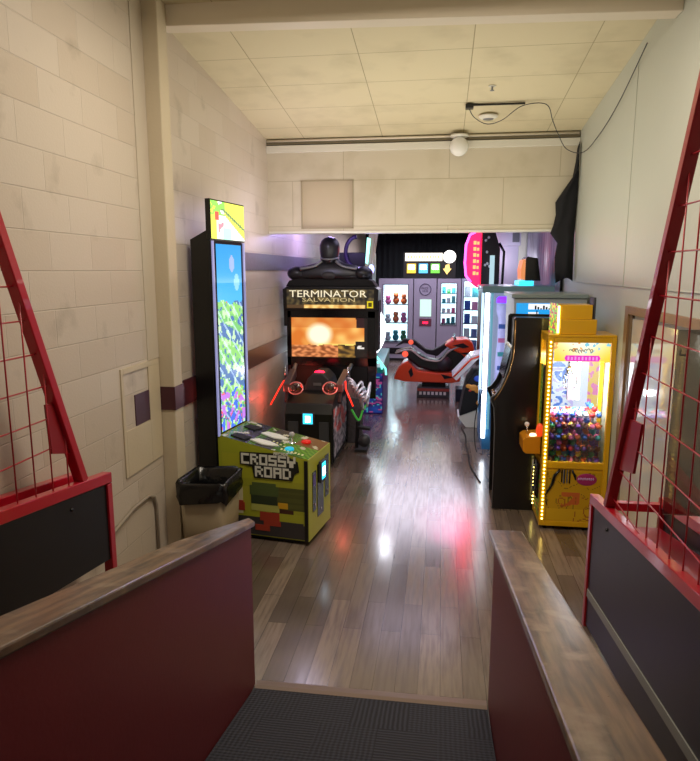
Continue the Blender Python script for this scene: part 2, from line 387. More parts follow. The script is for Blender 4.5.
# ceilings
def czt(y): return 3.64 - 0.100 * (y - 4.56)
b = B().prism([(4.30, czt(4.30)), (6.95, czt(6.95)), (6.95, 4.3), (4.30, 4.3)], 0, XL, XR); struct('ceiling', b, M_ceil)
b = B().prism([(4.30, 3.69), (-2.0, 4.05), (-2.0, 4.3), (4.30, 4.3)], 0, XL, XR); struct('ceiling_near', b, M_ceil)
struct('ceiling_rear', B().box(XL, XR, 7.06, 16.0, 2.95, 3.05), mat('rear_ceiling', '#3a3840', 0.8))
b = B().prism([(XL, 3.575), (XR, 3.505), (XR, 3.70), (XL, 3.72)], 1, 4.17, 4.30); struct('trim_2', b, M_beam, 0.006)          # cross beam
# pillar with a maroon band round it
pil = struct('trim_3', B().box(XL, XL + 0.105, 4.03, 4.17, 0, 3.70), M_cream, 0.006)
struct('trim_4', B().box(XL, XL + 0.110, 4.025, 4.175, 1.115, 1.275), M_maroon)
struct('trim_5', B().box(XL, XL + 0.012, 4.176, 4.95, 1.06, 1.25), M_maroon)
struct('trim_6', B().box(XL, XL + 0.012, 4.95, 10.0, 1.085, 1.265), M_brown)
struct('trim_7', B().box(XL, XL + 0.014, 4.95, 11.5, 2.045, 2.215), mat('upper_band', '#6d6670', 0.35, var=0.25, vscale=30))  # purple grey puts the light reflected off the maroon band into its colour
struct('trim_8', B().box(XL, XL + 0.006, 3.87, 4.029, 1.475, 3.7), mat('wall_plaster', '#c2b6a4', 0.45))      # smooth plaster beside the pillar
# header wall above the opening with its recessed panel
HY = 6.92
b = B()
X0, X1 = -1.50, -0.95; Z0, Z1 = 2.49, 2.98   # recess
for q in ((XL, X0, 2.46, 3.45), (X1, XR, 2.46, 3.45), (X0, X1, 2.46, Z0), (X0, X1, Z1, 3.45)): b.box(q[0], q[1], HY, HY + 0.14, q[2], q[3])
struct('wall_header', b, M_header)
struct('trim_9', B().box(X0, X1, HY + 0.035, HY + 0.1, Z0, Z1), mat('recess_board', '#bfb094', 0.6))
b = B()
for q in ((X0 - 0.008, X0 + 0.006, Z0, Z1), (X1 - 0.006, X1 + 0.008, Z0, Z1), (X0 - 0.008, X1 + 0.008, Z1 - 0.006, Z1 + 0.006), (X0 - 0.008, X1 + 0.008, Z0 - 0.006, Z0 + 0.006)):
    b.box(q[0], q[1], HY - 0.008, HY - 0.001, q[2], q[3])
struct('trim_10', b, mat('recess_edge', '#a2957a', 0.6))
struct('trim_11', B().box(XL + 0.001, XR - 0.001, HY - 0.035, HY, 3.27, 3.34), M_white, 0.003)
struct('trim_12', B().box(XL + 0.001, XR - 0.001, HY - 0.012, HY + 0.15, 2.438, 2.46), M_white, 0.002)
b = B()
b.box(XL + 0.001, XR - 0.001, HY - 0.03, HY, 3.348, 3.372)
struct('trim_13', b, mat('dark_strip', '#6d644e', 0.8))  # thin dark strip above the header's white trim
b = B().cyl((XL + 0.01, HY - 0.04, 3.385), (XR - 0.02, HY - 0.04, 3.385), 0.012, 8)
single('pipe', b, M_beam, 'thin painted pipe running across the ceiling above the header', 'pipe')
# half walls of the ramp
def half_wall(side, poly, z_end, sl, yend, cap_poly):
    # body
    b = B(); x0, x1 = poly
    n = [(x0, yend), (x1, yend), (x1, -2.0), (x0, -2.0)]
    zt = lambda y: z_end + sl * (yend - y)
    vs = [(x, y, 0.0) for x, y in n] + [(x, y, zt(y) - 0.028) for x, y in n]
    b.add(vs, [(0, 1, 2, 3), (7, 6, 5, 4), (0, 4, 5, 1), (1, 5, 6, 2), (2, 6, 7, 3), (3, 7, 4, 0)])
    struct('wall_ramp_' + side, b, M_half)
    b = B(); m = len(cap_poly)
    vs = [(x, y, zt(y) - 0.026) for x, y in cap_poly] + [(x, y, zt(y) + 0.002) for x, y in cap_poly]
    b.add(vs, [tuple(range(m)), tuple(range(2 * m - 1, m - 1, -1))] + [(i, i + m, (i + 1) % m + m, (i + 1) % m) for i in range(m)])
    return b
cap = half_wall('left', (-0.975, -0.880), 0.86, 0.25, 2.815, [(-0.865, 2.83), (-0.925, 2.93), (-1.005, 2.25), (-1.02, -2.0), (-0.868, -2.0)])
struct('trim_14', cap, M_cap, 0.006)
cap = half_wall('right', (0.268, 0.375), 0.845, 0.205, 2.83, [(0.252, 2.99), (0.412, 3.0), (0.405, -2.0), (0.250, -2.0)])
struct('trim_15', cap, M_cap, 0.006)
# wall board on the left wall with its cut-out
bt = thing('wall_board', 'beige board on the left wall with a cut-out, left of the pillar', 'board', (XL, 3.75, 0.8))
b = B()
for y0, y1, z0, z1 in ((3.50, 3.53, 0.80, 1.47), (3.53, 4.02, 1.435, 1.47), (3.86, 4.02, 0.80, 1.435), (3.53, 3.86, 0.80, 1.085)): b.box(XL, XL + 0.009, y0, y1, z0, z1)
part('panel', b, M_cream, bt, 0.002)
part('recess_plate', B().box(XL, XL + 0.006, 3.665, 3.858, 1.09, 1.285), M_maroon, bt, label='dark maroon square plate')
b = B().tube([(XL + 0.015, 3.1, 0.47), (XL + 0.015, 3.3, 0.545), (XL + 0.015, 3.55, 0.595), (XL + 0.015, 3.75, 0.60), (XL + 0.015, 3.83, 0.57), (XL + 0.015, 3.86, 0.50), (XL + 0.015, 3.86, 0.02)], 0.011, 8)
single('conduit', b, mat('conduit_grey', '#94897a', 0.4), 'thin painted pipe bending down the left wall behind the red machine', 'pipe')
# door in the right wall
M_dwood = mat('door_casing_wood', '#8c6b46', 0.4, var=0.2, vscale=10)
M_doorw = mat('glossy_white_door', '#cfcdc6', 0.1, coat=0.6)
d = struct('door_1', B().box(XR - 0.012, XR, 3.0, 4.66, 0.0, 1.72), M_doorw)
b = B(); b.box(XR - 0.03, XR, 4.72, 4.80, 0.0, 1.80); b.box(XR - 0.03, XR, 2.9, 4.72, 1.745, 1.80)
struct('trim_16', b, M_dwood, 0.003)
struct('trim_17', B().box(XR - 0.016, XR, 4.66, 4.72, 0, 1.745), mat('door_reveal', '#6d5743', 0.5))
b = B().box(XR - 0.008, XR, 2.6, 8.0, 1.93, 1.933); b.box(XR - 0.004, XR, 5.0, 5.003, 1.93, 3.5)
struct('trim_18', b, mat('wall_seam', '#b4b7ac', 0.6))
# a light switch-like hook on the door
single('hook', B().cyl((XR - 0.05, 3.62, 1.60), (XR - 0.012, 3.62, 1.60), 0.006, 8).cyl((XR - 0.05, 3.62, 1.60), (XR - 0.05, 3.62, 1.63), 0.006, 8), M_dgrey, 'small dark hook on the white door behind the red mesh', 'hook')

# ------------------------------------------------------------------ ceiling fittings
gl = thing('globe_light', 'round white globe fitting on the trim above the opening', 'light', (0.14, HY - 0.11, 3.18))
part('globe', B().ball((0.14, HY - 0.11, 3.27), 0.095, 0.07, 0.095), mat('frosted_globe', '#e4e2dc', 0.25), gl)
part('base', B().lathe([(0.09, 0), (0.09, 0.02)], (0.14, HY - 0.11, 3.362)), M_white, gl)
sd = thing('smoke_detector', 'round white smoke detector on the sloping ceiling', 'smoke detector', (0.39, 6.35, czt(6.35) - 0.05))
part('body', B().lathe([(0.06, -0.03), (0.085, -0.015), (0.09, 0.0)], (0.39, 6.35, czt(6.35) - 0.008), 24), M_white, sd)
part('vent_ring', B().lathe([(0.045, -0.034), (0.05, -0.03)], (0.39, 6.35, czt(6.35) - 0.009), 20), M_grey, sd)
br = thing('ceiling_bracket', 'black bar bracket with a cable hanging from the ceiling', 'bracket', (0.35, 6.0, czt(6.0) - 0.03))
z = czt(6.05) - 0.012
part('bar', B().bar((0.20, 6.05, z), (0.68, 6.03, z - 0.005), 0.02, 0.014), M_black, br)
part('box', B().box(0.17, 0.24, 6.01, 6.09, z - 0.03, z + 0.003), M_black, br, 0.004)
sp = thing('sprinkler', 'small metal sprinkler head on the ceiling behind the black bar', 'sprinkler', (0.37, 5.66, czt(5.66) - 0.04))
part('head', B().cyl((0.37, 5.66, czt(5.66)), (0.37, 5.66, czt(5.66) - 0.035), 0.008).lathe([(0.018, 0), (0.018, 0.004)], (0.37, 5.66, czt(5.66) - 0.038), 12), M_grey, sp)
part('plate', B().lathe([(0.03, 0), (0.03, 0.004)], (0.37, 5.66, czt(5.66) - 0.0045), 16), M_white, sp)
def curve(pts, n=10):
    P = [Vector(p) for p in pts]; out = []
    for i in range(len(P) - 1):
        a, b_, c_, d_ = P[max(i - 1, 0)], P[i], P[i + 1], P[min(i + 2, len(P) - 1)]
        for k in range(n):
            t = k / n
            out.append(0.5 * ((2 * b_) + (c_ - a) * t + (2 * a - 5 * b_ + 4 * c_ - d_) * t * t + (3 * b_ - a - 3 * c_ + d_) * t ** 3))
    out.append(P[-1]); return out
b = B().tube(curve([(0.2, 6.05, z - 0.02), (0.25, 6.1, z - 0.09), (0.37, 6.2, z - 0.13), (0.5, 6.15, z - 0.11), (0.66, 6.05, z - 0.02), (0.86, 6.05, z - 0.015), (0.96, 6.3, z - 0.10), (1.05, 6.55, z - 0.16), (1.18, 6.8, 3.22), (1.295, 6.6, 3.15), (1.298, 6.0, 3.18), (1.30, 5.4, 3.30), (1.30, 4.75, 3.52)], 8), 0.004, 6)
single('cable', b, M_dgrey, 'thin dark cable looping from the ceiling bracket to the right wall', 'cable')

# ------------------------------------------------------------------ drapes
def drape(name, x0, y0, x1, y1, z0, z1, m, label, waves=14, amp=0.03, group=None, slump=None):
    b = B(); n = waves * 6; b.sm = True; d = Vector((x1 - x0, y1 - y0, 0)); nn = Vector((-d.y, d.x, 0)).normalized()
    rows = 8; vs = []
    for j in range(rows + 1):
        for i in range(n + 1):
            t = i / n; a = amp * (0.6 + 0.4 * math.sin(t * 17)) * math.sin(t * waves * 2 * PI + 0.5 * math.sin(j * 0.7))
            vs.append(Vector((x0, y0, z0 + (z1 - z0) * j / rows)) + d * t + nn * a)
    fs = [(j * (n + 1) + i, j * (n + 1) + i + 1, (j + 1) * (n + 1) + i + 1, (j + 1) * (n + 1) + i) for j in range(rows) for i in range(n)]
    b.add(vs, fs); o = single(name, b, m, label, 'curtain', group)
    md = o.modifiers.new('solid', 'SOLIDIFY'); md.thickness = 0.004
    return o
drape('curtain', -1.80, 15.85, 1.24, 15.85, 0.01, 2.92, mat('black_cloth', '#0b0b12', 0.85), 'black curtain covering the far wall behind the prize machines', 22, 0.035)
drape('curtain', 1.285, 10.25, 1.285, 7.35, 0.01, 2.92, mat('lilac_cloth', '#8f8b98', 0.45), 'pale grey curtain hanging along the right wall beyond the opening', 18, 0.022)
# black drape bunched at the header's right end
b = B(); b.sm = True
prof = [(3.26, 0.02), (3.12, 0.03), (2.98, 0.05), (2.86, 0.12), (2.74, 0.185), (2.62, 0.175), (2.52, 0.19), (2.44, 0.215), (2.34, 0.15), (2.2, 0.17), (2.05, 0.16), (1.94, 0.15)]
vs = []; n = 12
for k, (zz, wd) in enumerate(prof):
    for i in range(n + 1):
        t = i / n; fold = 0.05 * math.sin(t * PI) + 0.014 * math.sin(t * 9 + zz * 5)
        vs.append((1.318 - wd * 1.12 * t, HY - 0.06 - fold - 0.02 * math.sin(zz * 7), zz + 0.03 * math.sin(t * 4)))
fs = [(k * (n + 1) + i, k * (n + 1) + i + 1, (k + 1) * (n + 1) + i + 1, (k + 1) * (n + 1) + i) for k in range(len(prof) - 1) for i in range(n)]
b.add(vs, fs); o = single('curtain', b, MATS['black_cloth'], 'black cloth bunched up at the right end of the opening', 'curtain')
md = o.modifiers.new('solid', 'SOLIDIFY'); md.thickness = 0.006

# ------------------------------------------------------------------ red basketball machines (caged ramps)
def cage_machine(side, label, X, Xo, yf, zf, yr, slope, H0, foot, hgrid, ygrid, tube_top, tube_base, panel_h, plate):
    """X: plane facing the ramp, Xo: plane near the wall. Rail top height z = zf + slope*(yf-y)."""
    sg = 1 if Xo > X else -1
    t = thing('basketball_machine', label, 'arcade game', ((X + Xo) / 2, (yf + yr) / 2, 0), 0, None)
    zr = lambda y: zf + slope * (yf - y)
    for xx, inner in ((X, True), (Xo, False)):
        xs = sorted((xx, xx + sg * 0.05 if inner else xx - sg * 0.05))
        b = B().prism([(yf, zr(yf) - 0.055), (yf, zr(yf)), (yr, zr(yr)), (yr, zr(yr) - 0.055)], 0, xs[0], xs[1])
        part('side_rail', b, M_red, t, 0.004)
        if inner or side == 'right': part('post', B().box(xs[0] + 0.001, xs[1] - 0.001, yf - 0.045, yf - 0.001, foot, zr(yf) - 0.056), M_red, t, 0.003)
        part('post', B().box(xs[0] + 0.001, xs[1] - 0.001, yr, yr + 0.045, 0.0, zr(yr) - 0.056), M_red, t, 0.003)
        xp = sorted((xx + sg * (0.012 if inner else -0.012), xx + sg * (0.028 if inner else -0.028)))
        b = B().prism([(yf - 0.046, zr(yf) - 0.056), (yr + 0.046, zr(yr) - 0.056), (yr + 0.046, zr(yr) - 0.056 - panel_h), (yf - 0.046, zr(yf) - 0.056 - panel_h)], 0, xp[0], xp[1])
        sp_ = part('side_panel', b, M_black, t)
        if inner and side == 'right':
            q0 = zr(yf) - 0.60; x0_, x1_ = sorted((xx + sg * 0.012, xx + sg * 0.006))
            b = B().prism([(yf - 0.05, q0 + 0.045), (yr + 0.05, q0 + 0.045 + slope * (yf - yr)), (yr + 0.05, q0 + slope * (yf - yr)), (yf - 0.05, q0)], 0, x0_, x1_)
            part('stripe', b, mat('grey_stripe', '#8b8b80', 0.4), sp_)
        if inner:
            b = B().cyl((xx + sg * 0.014, yf - 0.36, zr(yf - 0.36) - 0.115), (xx + sg * 0.004, yf - 0.36, zr(yf - 0.36) - 0.115), 0.008, 10)
            part('bolt', b, M_blackg, sp_)
        if not inner: continue
        # slanting cage tube
        xc = xx + sg * (0.028 if inner else -0.028)
        (ty, tz), (by, bz) = tube_top, tube_base
        part('cage_tube', B().bar((xc, by, bz), (xc, ty, tz), 0.045, 0.05, (1, 0, 0)), M_redd if side == 'right' else M_red, t, 0.004)
        d = Vector((0, ty - by, tz - bz)).normalized()
        part('gusset', B().prism(plate, 0, xc - 0.006, xc + 0.006), M_redd, t)
        # mesh
        b = B(); tube_y = lambda zz: by + (zz - bz) * (ty - by) / (tz - bz)
        for zz in hgrid:
            y1 = tube_y(zz)
            if zz < zr(y1): y1 = min(y1, yf - (zz - zf) / slope)
            b.cyl((xc, yr + 0.02, zz), (xc, y1, zz), 0.0034, 6)
        for yy in ygrid:
            zt = min(bz + (by - yy) * (tz - bz) / (by - ty), H0) if yy < by else zr(yy)
            if zt > zr(yy): b.cyl((xc + 0.006, yy, zr(yy) - 0.01), (xc + 0.006, yy, zt), 0.0034, 6)
        part('wire_mesh', b, M_red, t)
        part('post', B().bar((xc, yr + 0.02, zr(yr) - 0.01), (xc, yr + 0.02, H0), 0.035, 0.035), M_red, t)
    xa, xb = sorted((X + sg * 0.05, Xo - sg * 0.05))
    part('crossbar', B().box(xa, xb, yf - 0.05, yf - 0.005, zf - 0.075, zf - 0.03), M_red, t)
    part('crossbar', B().box(xa, xb, yf - 0.05, yf - 0.005, foot + 0.02, foot + 0.07), M_red, t)
    part('crossbar', B().box(xa, xb, yr + 0.0, yr + 0.045, zr(yr) - 0.1, zr(yr) - 0.05), M_red, t)
    # ball ramp
    b = B().prism([(yf - 0.06, zf - 0.16), (yr + 0.1, zr(yr) - 0.10), (yr + 0.1, zr(yr) - 0.115), (yf - 0.06, zf - 0.175)], 0, xa + 0.002, xb - 0.002)
    part('ball_ramp', b, M_redd, t)
    part('base_rail', B().box(xa - 0.05, xb + 0.05, yf - 0.9, yf - 0.86, foot + 0.0, foot + 0.05), M_red, t) if side == 'right' else None
    # clear backboard
    ya = by - 0.72 if side == 'left' else by - 0.62
    part('backboard', B().box(xa + 0.03, xb - 0.03, ya, ya + 0.006, zr(ya) + 0.12, zr(ya) + (0.55 if side == 'left' else 0.9)), M_acr, t, label='clear smoky acrylic sheet')
    return t, zr
cage_machine('right', 'red caged basketball machine with black side panel right of the ramp', 0.865, 1.285, 3.64, 0.795, 1.2, 0.13, 3.05, 0.0,
             [0.90, 1.07, 1.245, 1.42, 1.60, 1.77, 1.945, 2.12, 2.29, 2.465, 2.64, 2.81], [1.35, 1.5, 1.64, 1.78, 1.92, 2.06, 2.20, 2.34, 2.48, 2.62, 2.76, 2.9, 3.04], (2.40, 2.95), (3.34, 0.83), 0.72, [(3.10, 1.36), (2.90, 1.38), (2.97, 1.13), (3.20, 1.08)])
cage_machine('left', 'red caged basketball machine with black side panel left of the ramp', -1.66, -1.855, 2.965, 1.025, 1.2, 0.13, 2.6, 0.0,
             [1.275, 1.41, 1.555, 1.70, 1.845, 1.985, 2.13, 2.27, 2.41], [1.3, 1.42, 1.54, 1.66, 1.78, 1.90, 2.02, 2.14, 2.26, 2.38, 2.50, 2.62], (2.18, 2.5), (2.735, 1.05), 0.40, [(2.62, 1.46), (2.50, 1.475), (2.515, 1.25), (2.70, 1.20)])

# ------------------------------------------------------------------ waste bin
bn = thing('waste_bin', 'beige square bin with a black liner in front of the yellow-green arcade machine', 'bin', (-1.56, 4.16, 0))
def rrect(x0, x1, y0, y1, r, n=4):
    pts = []
    for cx, cy, a in ((x1 - r, y1 - r, 0), (x0 + r, y1 - r, 90), (x0 + r, y0 + r, 180), (x1 - r, y0 + r, 270)):
        for k in range(n + 1):
            t = math.radians(a + 90 * k / n); pts.append((cx + r * math.cos(t), cy + r * math.sin(t)))
    return pts
def rr3(x0, x1, y0, y1, r, zz): return [(x, y, zz) for x, y in rrect(x0, x1, y0, y1, r)]
b = loft(B(), [rr3(-1.725, -1.44, 3.98, 4.30, 0.04, 0.0), rr3(-1.745, -1.415, 3.95, 4.33, 0.04, 0.60), rr3(-1.735, -1.425, 3.96, 4.32, 0.04, 0.60), rr3(-1.715, -1.45, 3.99, 4.29, 0.04, 0.03)], True, True)
part('body', b, mat('beige_plastic', '#9c8c70', 0.45), bn)
rings = []
for k, (zz, gro) in enumerate(((0.49, 0.012), (0.53, 0.018), (0.58, 0.014), (0.625, 0.016), (0.635, 0.004), (0.62, -0.016), (0.5, -0.03), (0.3, -0.05), (0.22, -0.06))):
    ring = []
    for i, (x, y, q) in enumerate(rr3(-1.745 - gro, -1.415 + gro, 3.95 - gro, 4.33 + gro, 0.05, zz)):
        ring.append((x + 0.006 * math.sin(i * 2.3 + k * 1.7), y + 0.006 * math.cos(i * 1.9 + k), q + (0.022 * math.sin(i * 1.3) if k == 0 else 0.008 * math.sin(i * 2.1))))
    rings.append(ring)
part('liner', loft(B(), rings, False, True), M_bag, bn, label='black plastic liner folded over the rim')

# ------------------------------------------------------------------ yellow-green arcade machine (CROSSY ROAD)
A = thing('arcade_machine', 'yellow-green arcade machine with a tall portrait screen against the left wall', 'arcade machine', (-0.947, 4.435, 0), math.radians(-8.5))
L = dict(local=True)
# console: local x forward (0 = front), y across (0 = near side), z up
W = 0.53
b = B().prism([(-0.72, 0.035), (-0.02, 0.035), (0.0, 0.05), (0.0, 0.672), (-0.70, 0.805), (-0.73, 0.805)], 1, 0.012, W - 0.012)
part('console_body', b, M_lime, A, 0.003, **L)
# near side printed panel
def side_art(s, t):
    x, z = s, t                       # s 0..1 back->front, t 0..1 bottom->top
    c = hx('#9ea02e')
    if z < 0.235 - 0.05 * x: c = hx('#3b3738')
    elif z < 0.30: c = hx('#a5a72e')
    elif x > 0.60 and z < 0.62 and z > 0.34: c = hx('#4f5226') if int(z * 26) % 2 else hx('#585b2a')
    elif x > 0.60 and z < 0.34 and x < 0.84: c = hx('#4a2c20')
    elif x < 0.22 and z < 0.63: c = hx('#6a6240') if x > 0.08 else hx('#7d7a50')
    elif z < 0.60 and x < 0.60: c = hx('#aaa737')
    if z > 0.70: c = hx('#a9ab2c')
    return c
picture('side_artwork', (-0.70, 0.011, 0.045), (0.695, 0, 0), (0, 0, 0.635), 44, 40, side_art, A, picmat('printed_side', 0, 0.4), local=True)
# blocky shapes printed on the side, in slight relief
def slab(b, x0, x1, z0, z1, d=0.003): b.box(x0 - 0.03, x1 - 0.03, 0.0095 - d, 0.0095, z0 - 0.035, z1 - 0.035)
b = B(); b.m = 0; slab(b, -0.44, -0.205, 0.40, 0.475); slab(b, -0.42, -0.225, 0.475, 0.50)
b.m = 1; slab(b, -0.43, -0.215, 0.33, 0.40, 0.004)
b.m = 3; slab(b, -0.21, -0.13, 0.31, 0.355, 0.003)
b.m = 4; slab(b, -0.36, -0.20, 0.20, 0.27, 0.003); slab(b, -0.33, -0.19, 0.165, 0.20, 0.004); slab(b, -0.40, -0.28, 0.12, 0.165, 0.005)
b.m = 5; slab(b, -0.43, -0.20, 0.275, 0.33, 0.003)
b.m = 6; slab(b, -0.64, -0.50, 0.24, 0.45, 0.002)
b.m = 4; slab(b, -0.62, -0.56, 0.39, 0.445, 0.004); slab(b, -0.56, -0.485, 0.265, 0.33, 0.004); slab(b, -0.55, -0.495, 0.33, 0.345, 0.004)
part('side_shapes', b, [mat('moss_green', '#4c5c2e', 0.5), mat('dark_moss', '#2f3a24', 0.5), M_wvin, mat('mustard', '#d2a020', 0.5), mat('brick_red', '#a43a26', 0.5), mat('straw', '#b3b45a', 0.5), mat('cream_print', '#cfc7a0', 0.5)], A, **L)
# logo
b = B(); b.m = 0
b.prism([(-0.545, 0.695), (-0.22, 0.705), (-0.16, 0.690), (-0.075, 0.650), (-0.065, 0.575), (-0.10, 0.555), (-0.12, 0.500), (-0.43, 0.500), (-0.445, 0.585), (-0.545, 0.600)][::-1], 1, 0.004, 0.0095)
part('logo_plate', b, mat('logo_black', '#16160f', 0.5), A, **L)
px = 0.0145
b = B(); ux, vx = (0.995, 0, -0.0), (0, 0, 1)
b.m = 0
pixtext(b, 'CROSSY', (-0.532, 0.0035, 0.606), ux, vx, px * 1.13)
pixtext(b, 'ROAD', (-0.42, 0.0035, 0.513), ux, vx, px * 1.13)
pixtext(b, 'ARCADE', (-0.265, 0.0035, 0.692), ux, vx, px * 0.30)
part('logo_text', b, mat('logo_silver', '#d8d8cc', 0.4), A, **L)
b = B().box(-0.025, 0.002, 0.0005, 0.011, 0.035, 0.665)
part('edge_strip', b, M_black, A, **L)
# skirt, casters
b = B().prism([(-0.50, 0.015), (-0.04, 0.015), (-0.04, 0.034), (-0.60, 0.034)], 1, 0.03, W - 0.03); part('skirt', b, M_blackm, A, **L)
for cx in (-0.12, -0.5):
    for cy in (0.06, W - 0.06):
        b = B().cyl((cx, cy - 0.011, 0.017), (cx, cy + 0.011, 0.017), 0.017, 12)
        part('caster', b, M_rub, A, **L)
# front face with coin doors
part('front_panel', B().box(0.0, 0.006, 0.012, W - 0.012, 0.035, 0.672), M_limelt, A, **L)
for y0, y1, z0, z1 in ((0.09, 0.17, 0.24, 0.55), (0.20, 0.34, 0.16, 0.58), (0.38, 0.47, 0.26, 0.60)):
    cdoor = part('coin_door', B().box(0.006, 0.011, y0, y1, z0, z1), M_blackg, A, 0.002, **L)
    part('lock', B().cyl((0.011, (y0 + y1) / 2, z0 + 0.05), (0.017, (y0 + y1) / 2, z0 + 0.05), 0.01, 10), M_chrome, cdoor, **L)
cr = part('card_reader', B().box(0.011, 0.035, 0.22, 0.33, 0.43, 0.60), M_dgrey, A, 0.004, **L)
part('reader_screen', B().box(0.035, 0.037, 0.235, 0.315, 0.455, 0.585), E_cyan, cr, label='glowing cyan reader screen', **L)
part('reader_window', B().box(0.037, 0.038, 0.25, 0.30, 0.48, 0.55), E_white, cr, **L)
part('decal', B().box(0.0112, 0.0122, 0.10, 0.16, 0.44, 0.53), mat('violet_print', '#6b5aa8', 0.4), A, **L)
# control deck
def deck_art(s, t):               # s back->front, t near->far
    g = hx('#3f6b1f') if int(s * 9) % 2 else hx('#537f2a')
    if 0.12 < s < 0.30: g = hx('#303338')
    if 0.40 < s < 0.58: g = hx('#3a3a3c')
    if s > 0.72 and t > 0.50: g = hx('#7a5632')
    if s > 0.62 and t < 0.5 and (s + t) > 0.98: g = hx('#6aa02a') if int(s * 30 + t * 18) % 2 else hx('#4d7f1e')
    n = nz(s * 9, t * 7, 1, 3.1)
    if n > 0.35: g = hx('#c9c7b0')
    return g
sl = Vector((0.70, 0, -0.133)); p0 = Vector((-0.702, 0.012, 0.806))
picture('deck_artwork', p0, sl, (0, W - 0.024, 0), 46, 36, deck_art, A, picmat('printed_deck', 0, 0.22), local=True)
def on_deck(s, t, h=0.0): q = p0 + sl * s + Vector((0, (W - 0.024) * t, 0)); return q + Vector((0.19, 0, 0.98)) * h
def deckpoly(b, pts, h0, h1):
    n = len(pts); vs = [on_deck(s, t, h0) for s, t in pts] + [on_deck(s, t, h1) for s, t in pts]
    b.add(vs, [tuple(range(n - 1, -1, -1)), tuple(range(n, 2 * n))] + [(i, (i + 1) % n, (i + 1) % n + n, i + n) for i in range(n)])
b = B()
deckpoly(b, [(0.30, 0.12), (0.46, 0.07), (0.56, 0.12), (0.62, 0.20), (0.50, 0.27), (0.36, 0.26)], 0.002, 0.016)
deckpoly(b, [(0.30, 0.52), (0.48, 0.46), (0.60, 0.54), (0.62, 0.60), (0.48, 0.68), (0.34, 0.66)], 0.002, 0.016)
part('deck_glare', b, M_wvin, A, 0.004, **L)  # white slabs stand in for the screen's reflections on the deck
for pts_ in ([(0.08, 0.10), (0.26, 0.06), (0.28, 0.22), (0.10, 0.26)], [(0.06, 0.62), (0.2, 0.58), (0.24, 0.76), (0.08, 0.8)]):
    b = B(); deckpoly(b, pts_, 0.002, 0.012); part('speaker_grille', b, M_blackm, A, **L)
q = on_deck(0.74, 0.20); b = B().lathe([(0.036, 0), (0.036, 0.012), (0.028, 0.02), (0.002, 0.022)], q, 18)
part('button', b, mat('cyan_button', '#12a5c8', 0.2, emit='#18c8f0', strength=0.5), A, label='round cyan push button', **L)
q = on_deck(0.80, 0.70); b = B().lathe([(0.04, 0), (0.04, 0.012), (0.03, 0.022), (0.002, 0.024)], q, 18)
part('button', b, mat('red_button', '#c8201a', 0.2, emit='#ff2010', strength=0.3), A, label='round red push button', **L)
q = on_deck(0.68, 0.52); st_ = part('joystick', B().lathe([(0.03, 0), (0.03, 0.004), (0.006, 0.008), (0.006, 0.05)], q, 14), M_chrome, A, **L)
part('ball_top', B().ball((q.x, q.y, q.z + 0.07), 0.022), mat('smoke_ball', '#b9b2b4', 0.1), st_, **L)
b = B()
for k in range(7): deckpoly(b, [(0.66 + 0.04 * k, 0.10 + 0.0 * k), (0.68 + 0.04 * k, 0.10), (0.68 + 0.04 * k, 0.16 - 0.02 * (k % 2)), (0.66 + 0.04 * k, 0.16)], 0.002, 0.004)
for k in range(5): deckpoly(b, [(0.50 + 0.05 * k, 0.34 - 0.03 * k), (0.52 + 0.05 * k, 0.34 - 0.03 * k), (0.52 + 0.05 * k, 0.38 - 0.03 * k), (0.50 + 0.05 * k, 0.38 - 0.03 * k)], 0.002, 0.004)
part('deck_marks', b, mat('pale_yellow', '#e9e6a4', 0.4), A, **L)
# tower
b = B().prism([(-0.89, 0.0), (-0.74, 0.0), (-0.735, 2.30), (-0.745, 2.34), (-0.89, 2.27)], 1, 0.0, W); part('tower_body', b, M_black, A, 0.004, **L)
part('screen_bezel', B().box(-0.735, -0.718, 0.0, W, 0.80, 2.26), M_blackg, A, 0.003, **L)
for y0, y1 in ((0.0, 0.022), (W - 0.022, W)):
    part('side_light', B().box(-0.719, -0.708, y0, y1, 0.80, 2.26), mat('lavender_strip', '#8f90b8', 0.3, emit='#9aa0e0', strength=0.5), A, label='pale lavender light strip', **L)
def screen_art(s, t):           # s across (near->far), t up
    if t > 0.70 + 0.05 * nz(s, 1, 3):
        c = lerp(hx('#2f9be0'), hx('#5ec4ff'), (1 - t) * 2)
        if (s - 0.6) ** 2 + ((t - 0.9) * 2.4) ** 2 < 0.01: c = hx('#9fb6e8')
        if (s - 0.78) ** 2 + ((t - 0.80) * 2.4) ** 2 < 0.012: c = hx('#8fd0f4')
        return c
    k = s * 0.55 + t * 5.5
    band = int(k * 2.4) % 3
    c = [hx('#8ed06a'), hx('#4f74a8'), hx('#79c36a')][band]
    n = nz(s, t * 3.6, 9.0, 1.7)
    if n > 0.22: c = hx('#c8f0b4')
    elif n < -0.30: c = hx('#4b6fb0')
    if abs((s * 3 + t * 10) % 1 - 0.5) < 0.08: c = lerp(c, hx('#d8f0ff'), 0.6)
    if t < 0.22:
        m_ = nz(s, t * 4, 6.0, 9.2)
        if m_ > 0.2: c = hx('#c07ae0')
        elif m_ < -0.25: c = hx('#4a70f0')
        elif nz(s, t * 3, 14, 4) > 0.3: c = hx('#e8607a')
    if (s - 0.36) ** 2 + ((t - 0.735) * 2.6) ** 2 < 0.012: c = hx('#f0605a')
    return c
picture('screen', (-0.716, 0.06, 0.82), (0, W - 0.12, 0), (0, 0, 1.42), 30, 110, screen_art, A, picmat('screen_tall', 1.3, 0.15), local=True)
b = B().box(-0.75, -0.712, -0.016, W + 0.008, 2.265, 2.555); mq = part('marquee_box', b, M_blackg, A, 0.003, **L)
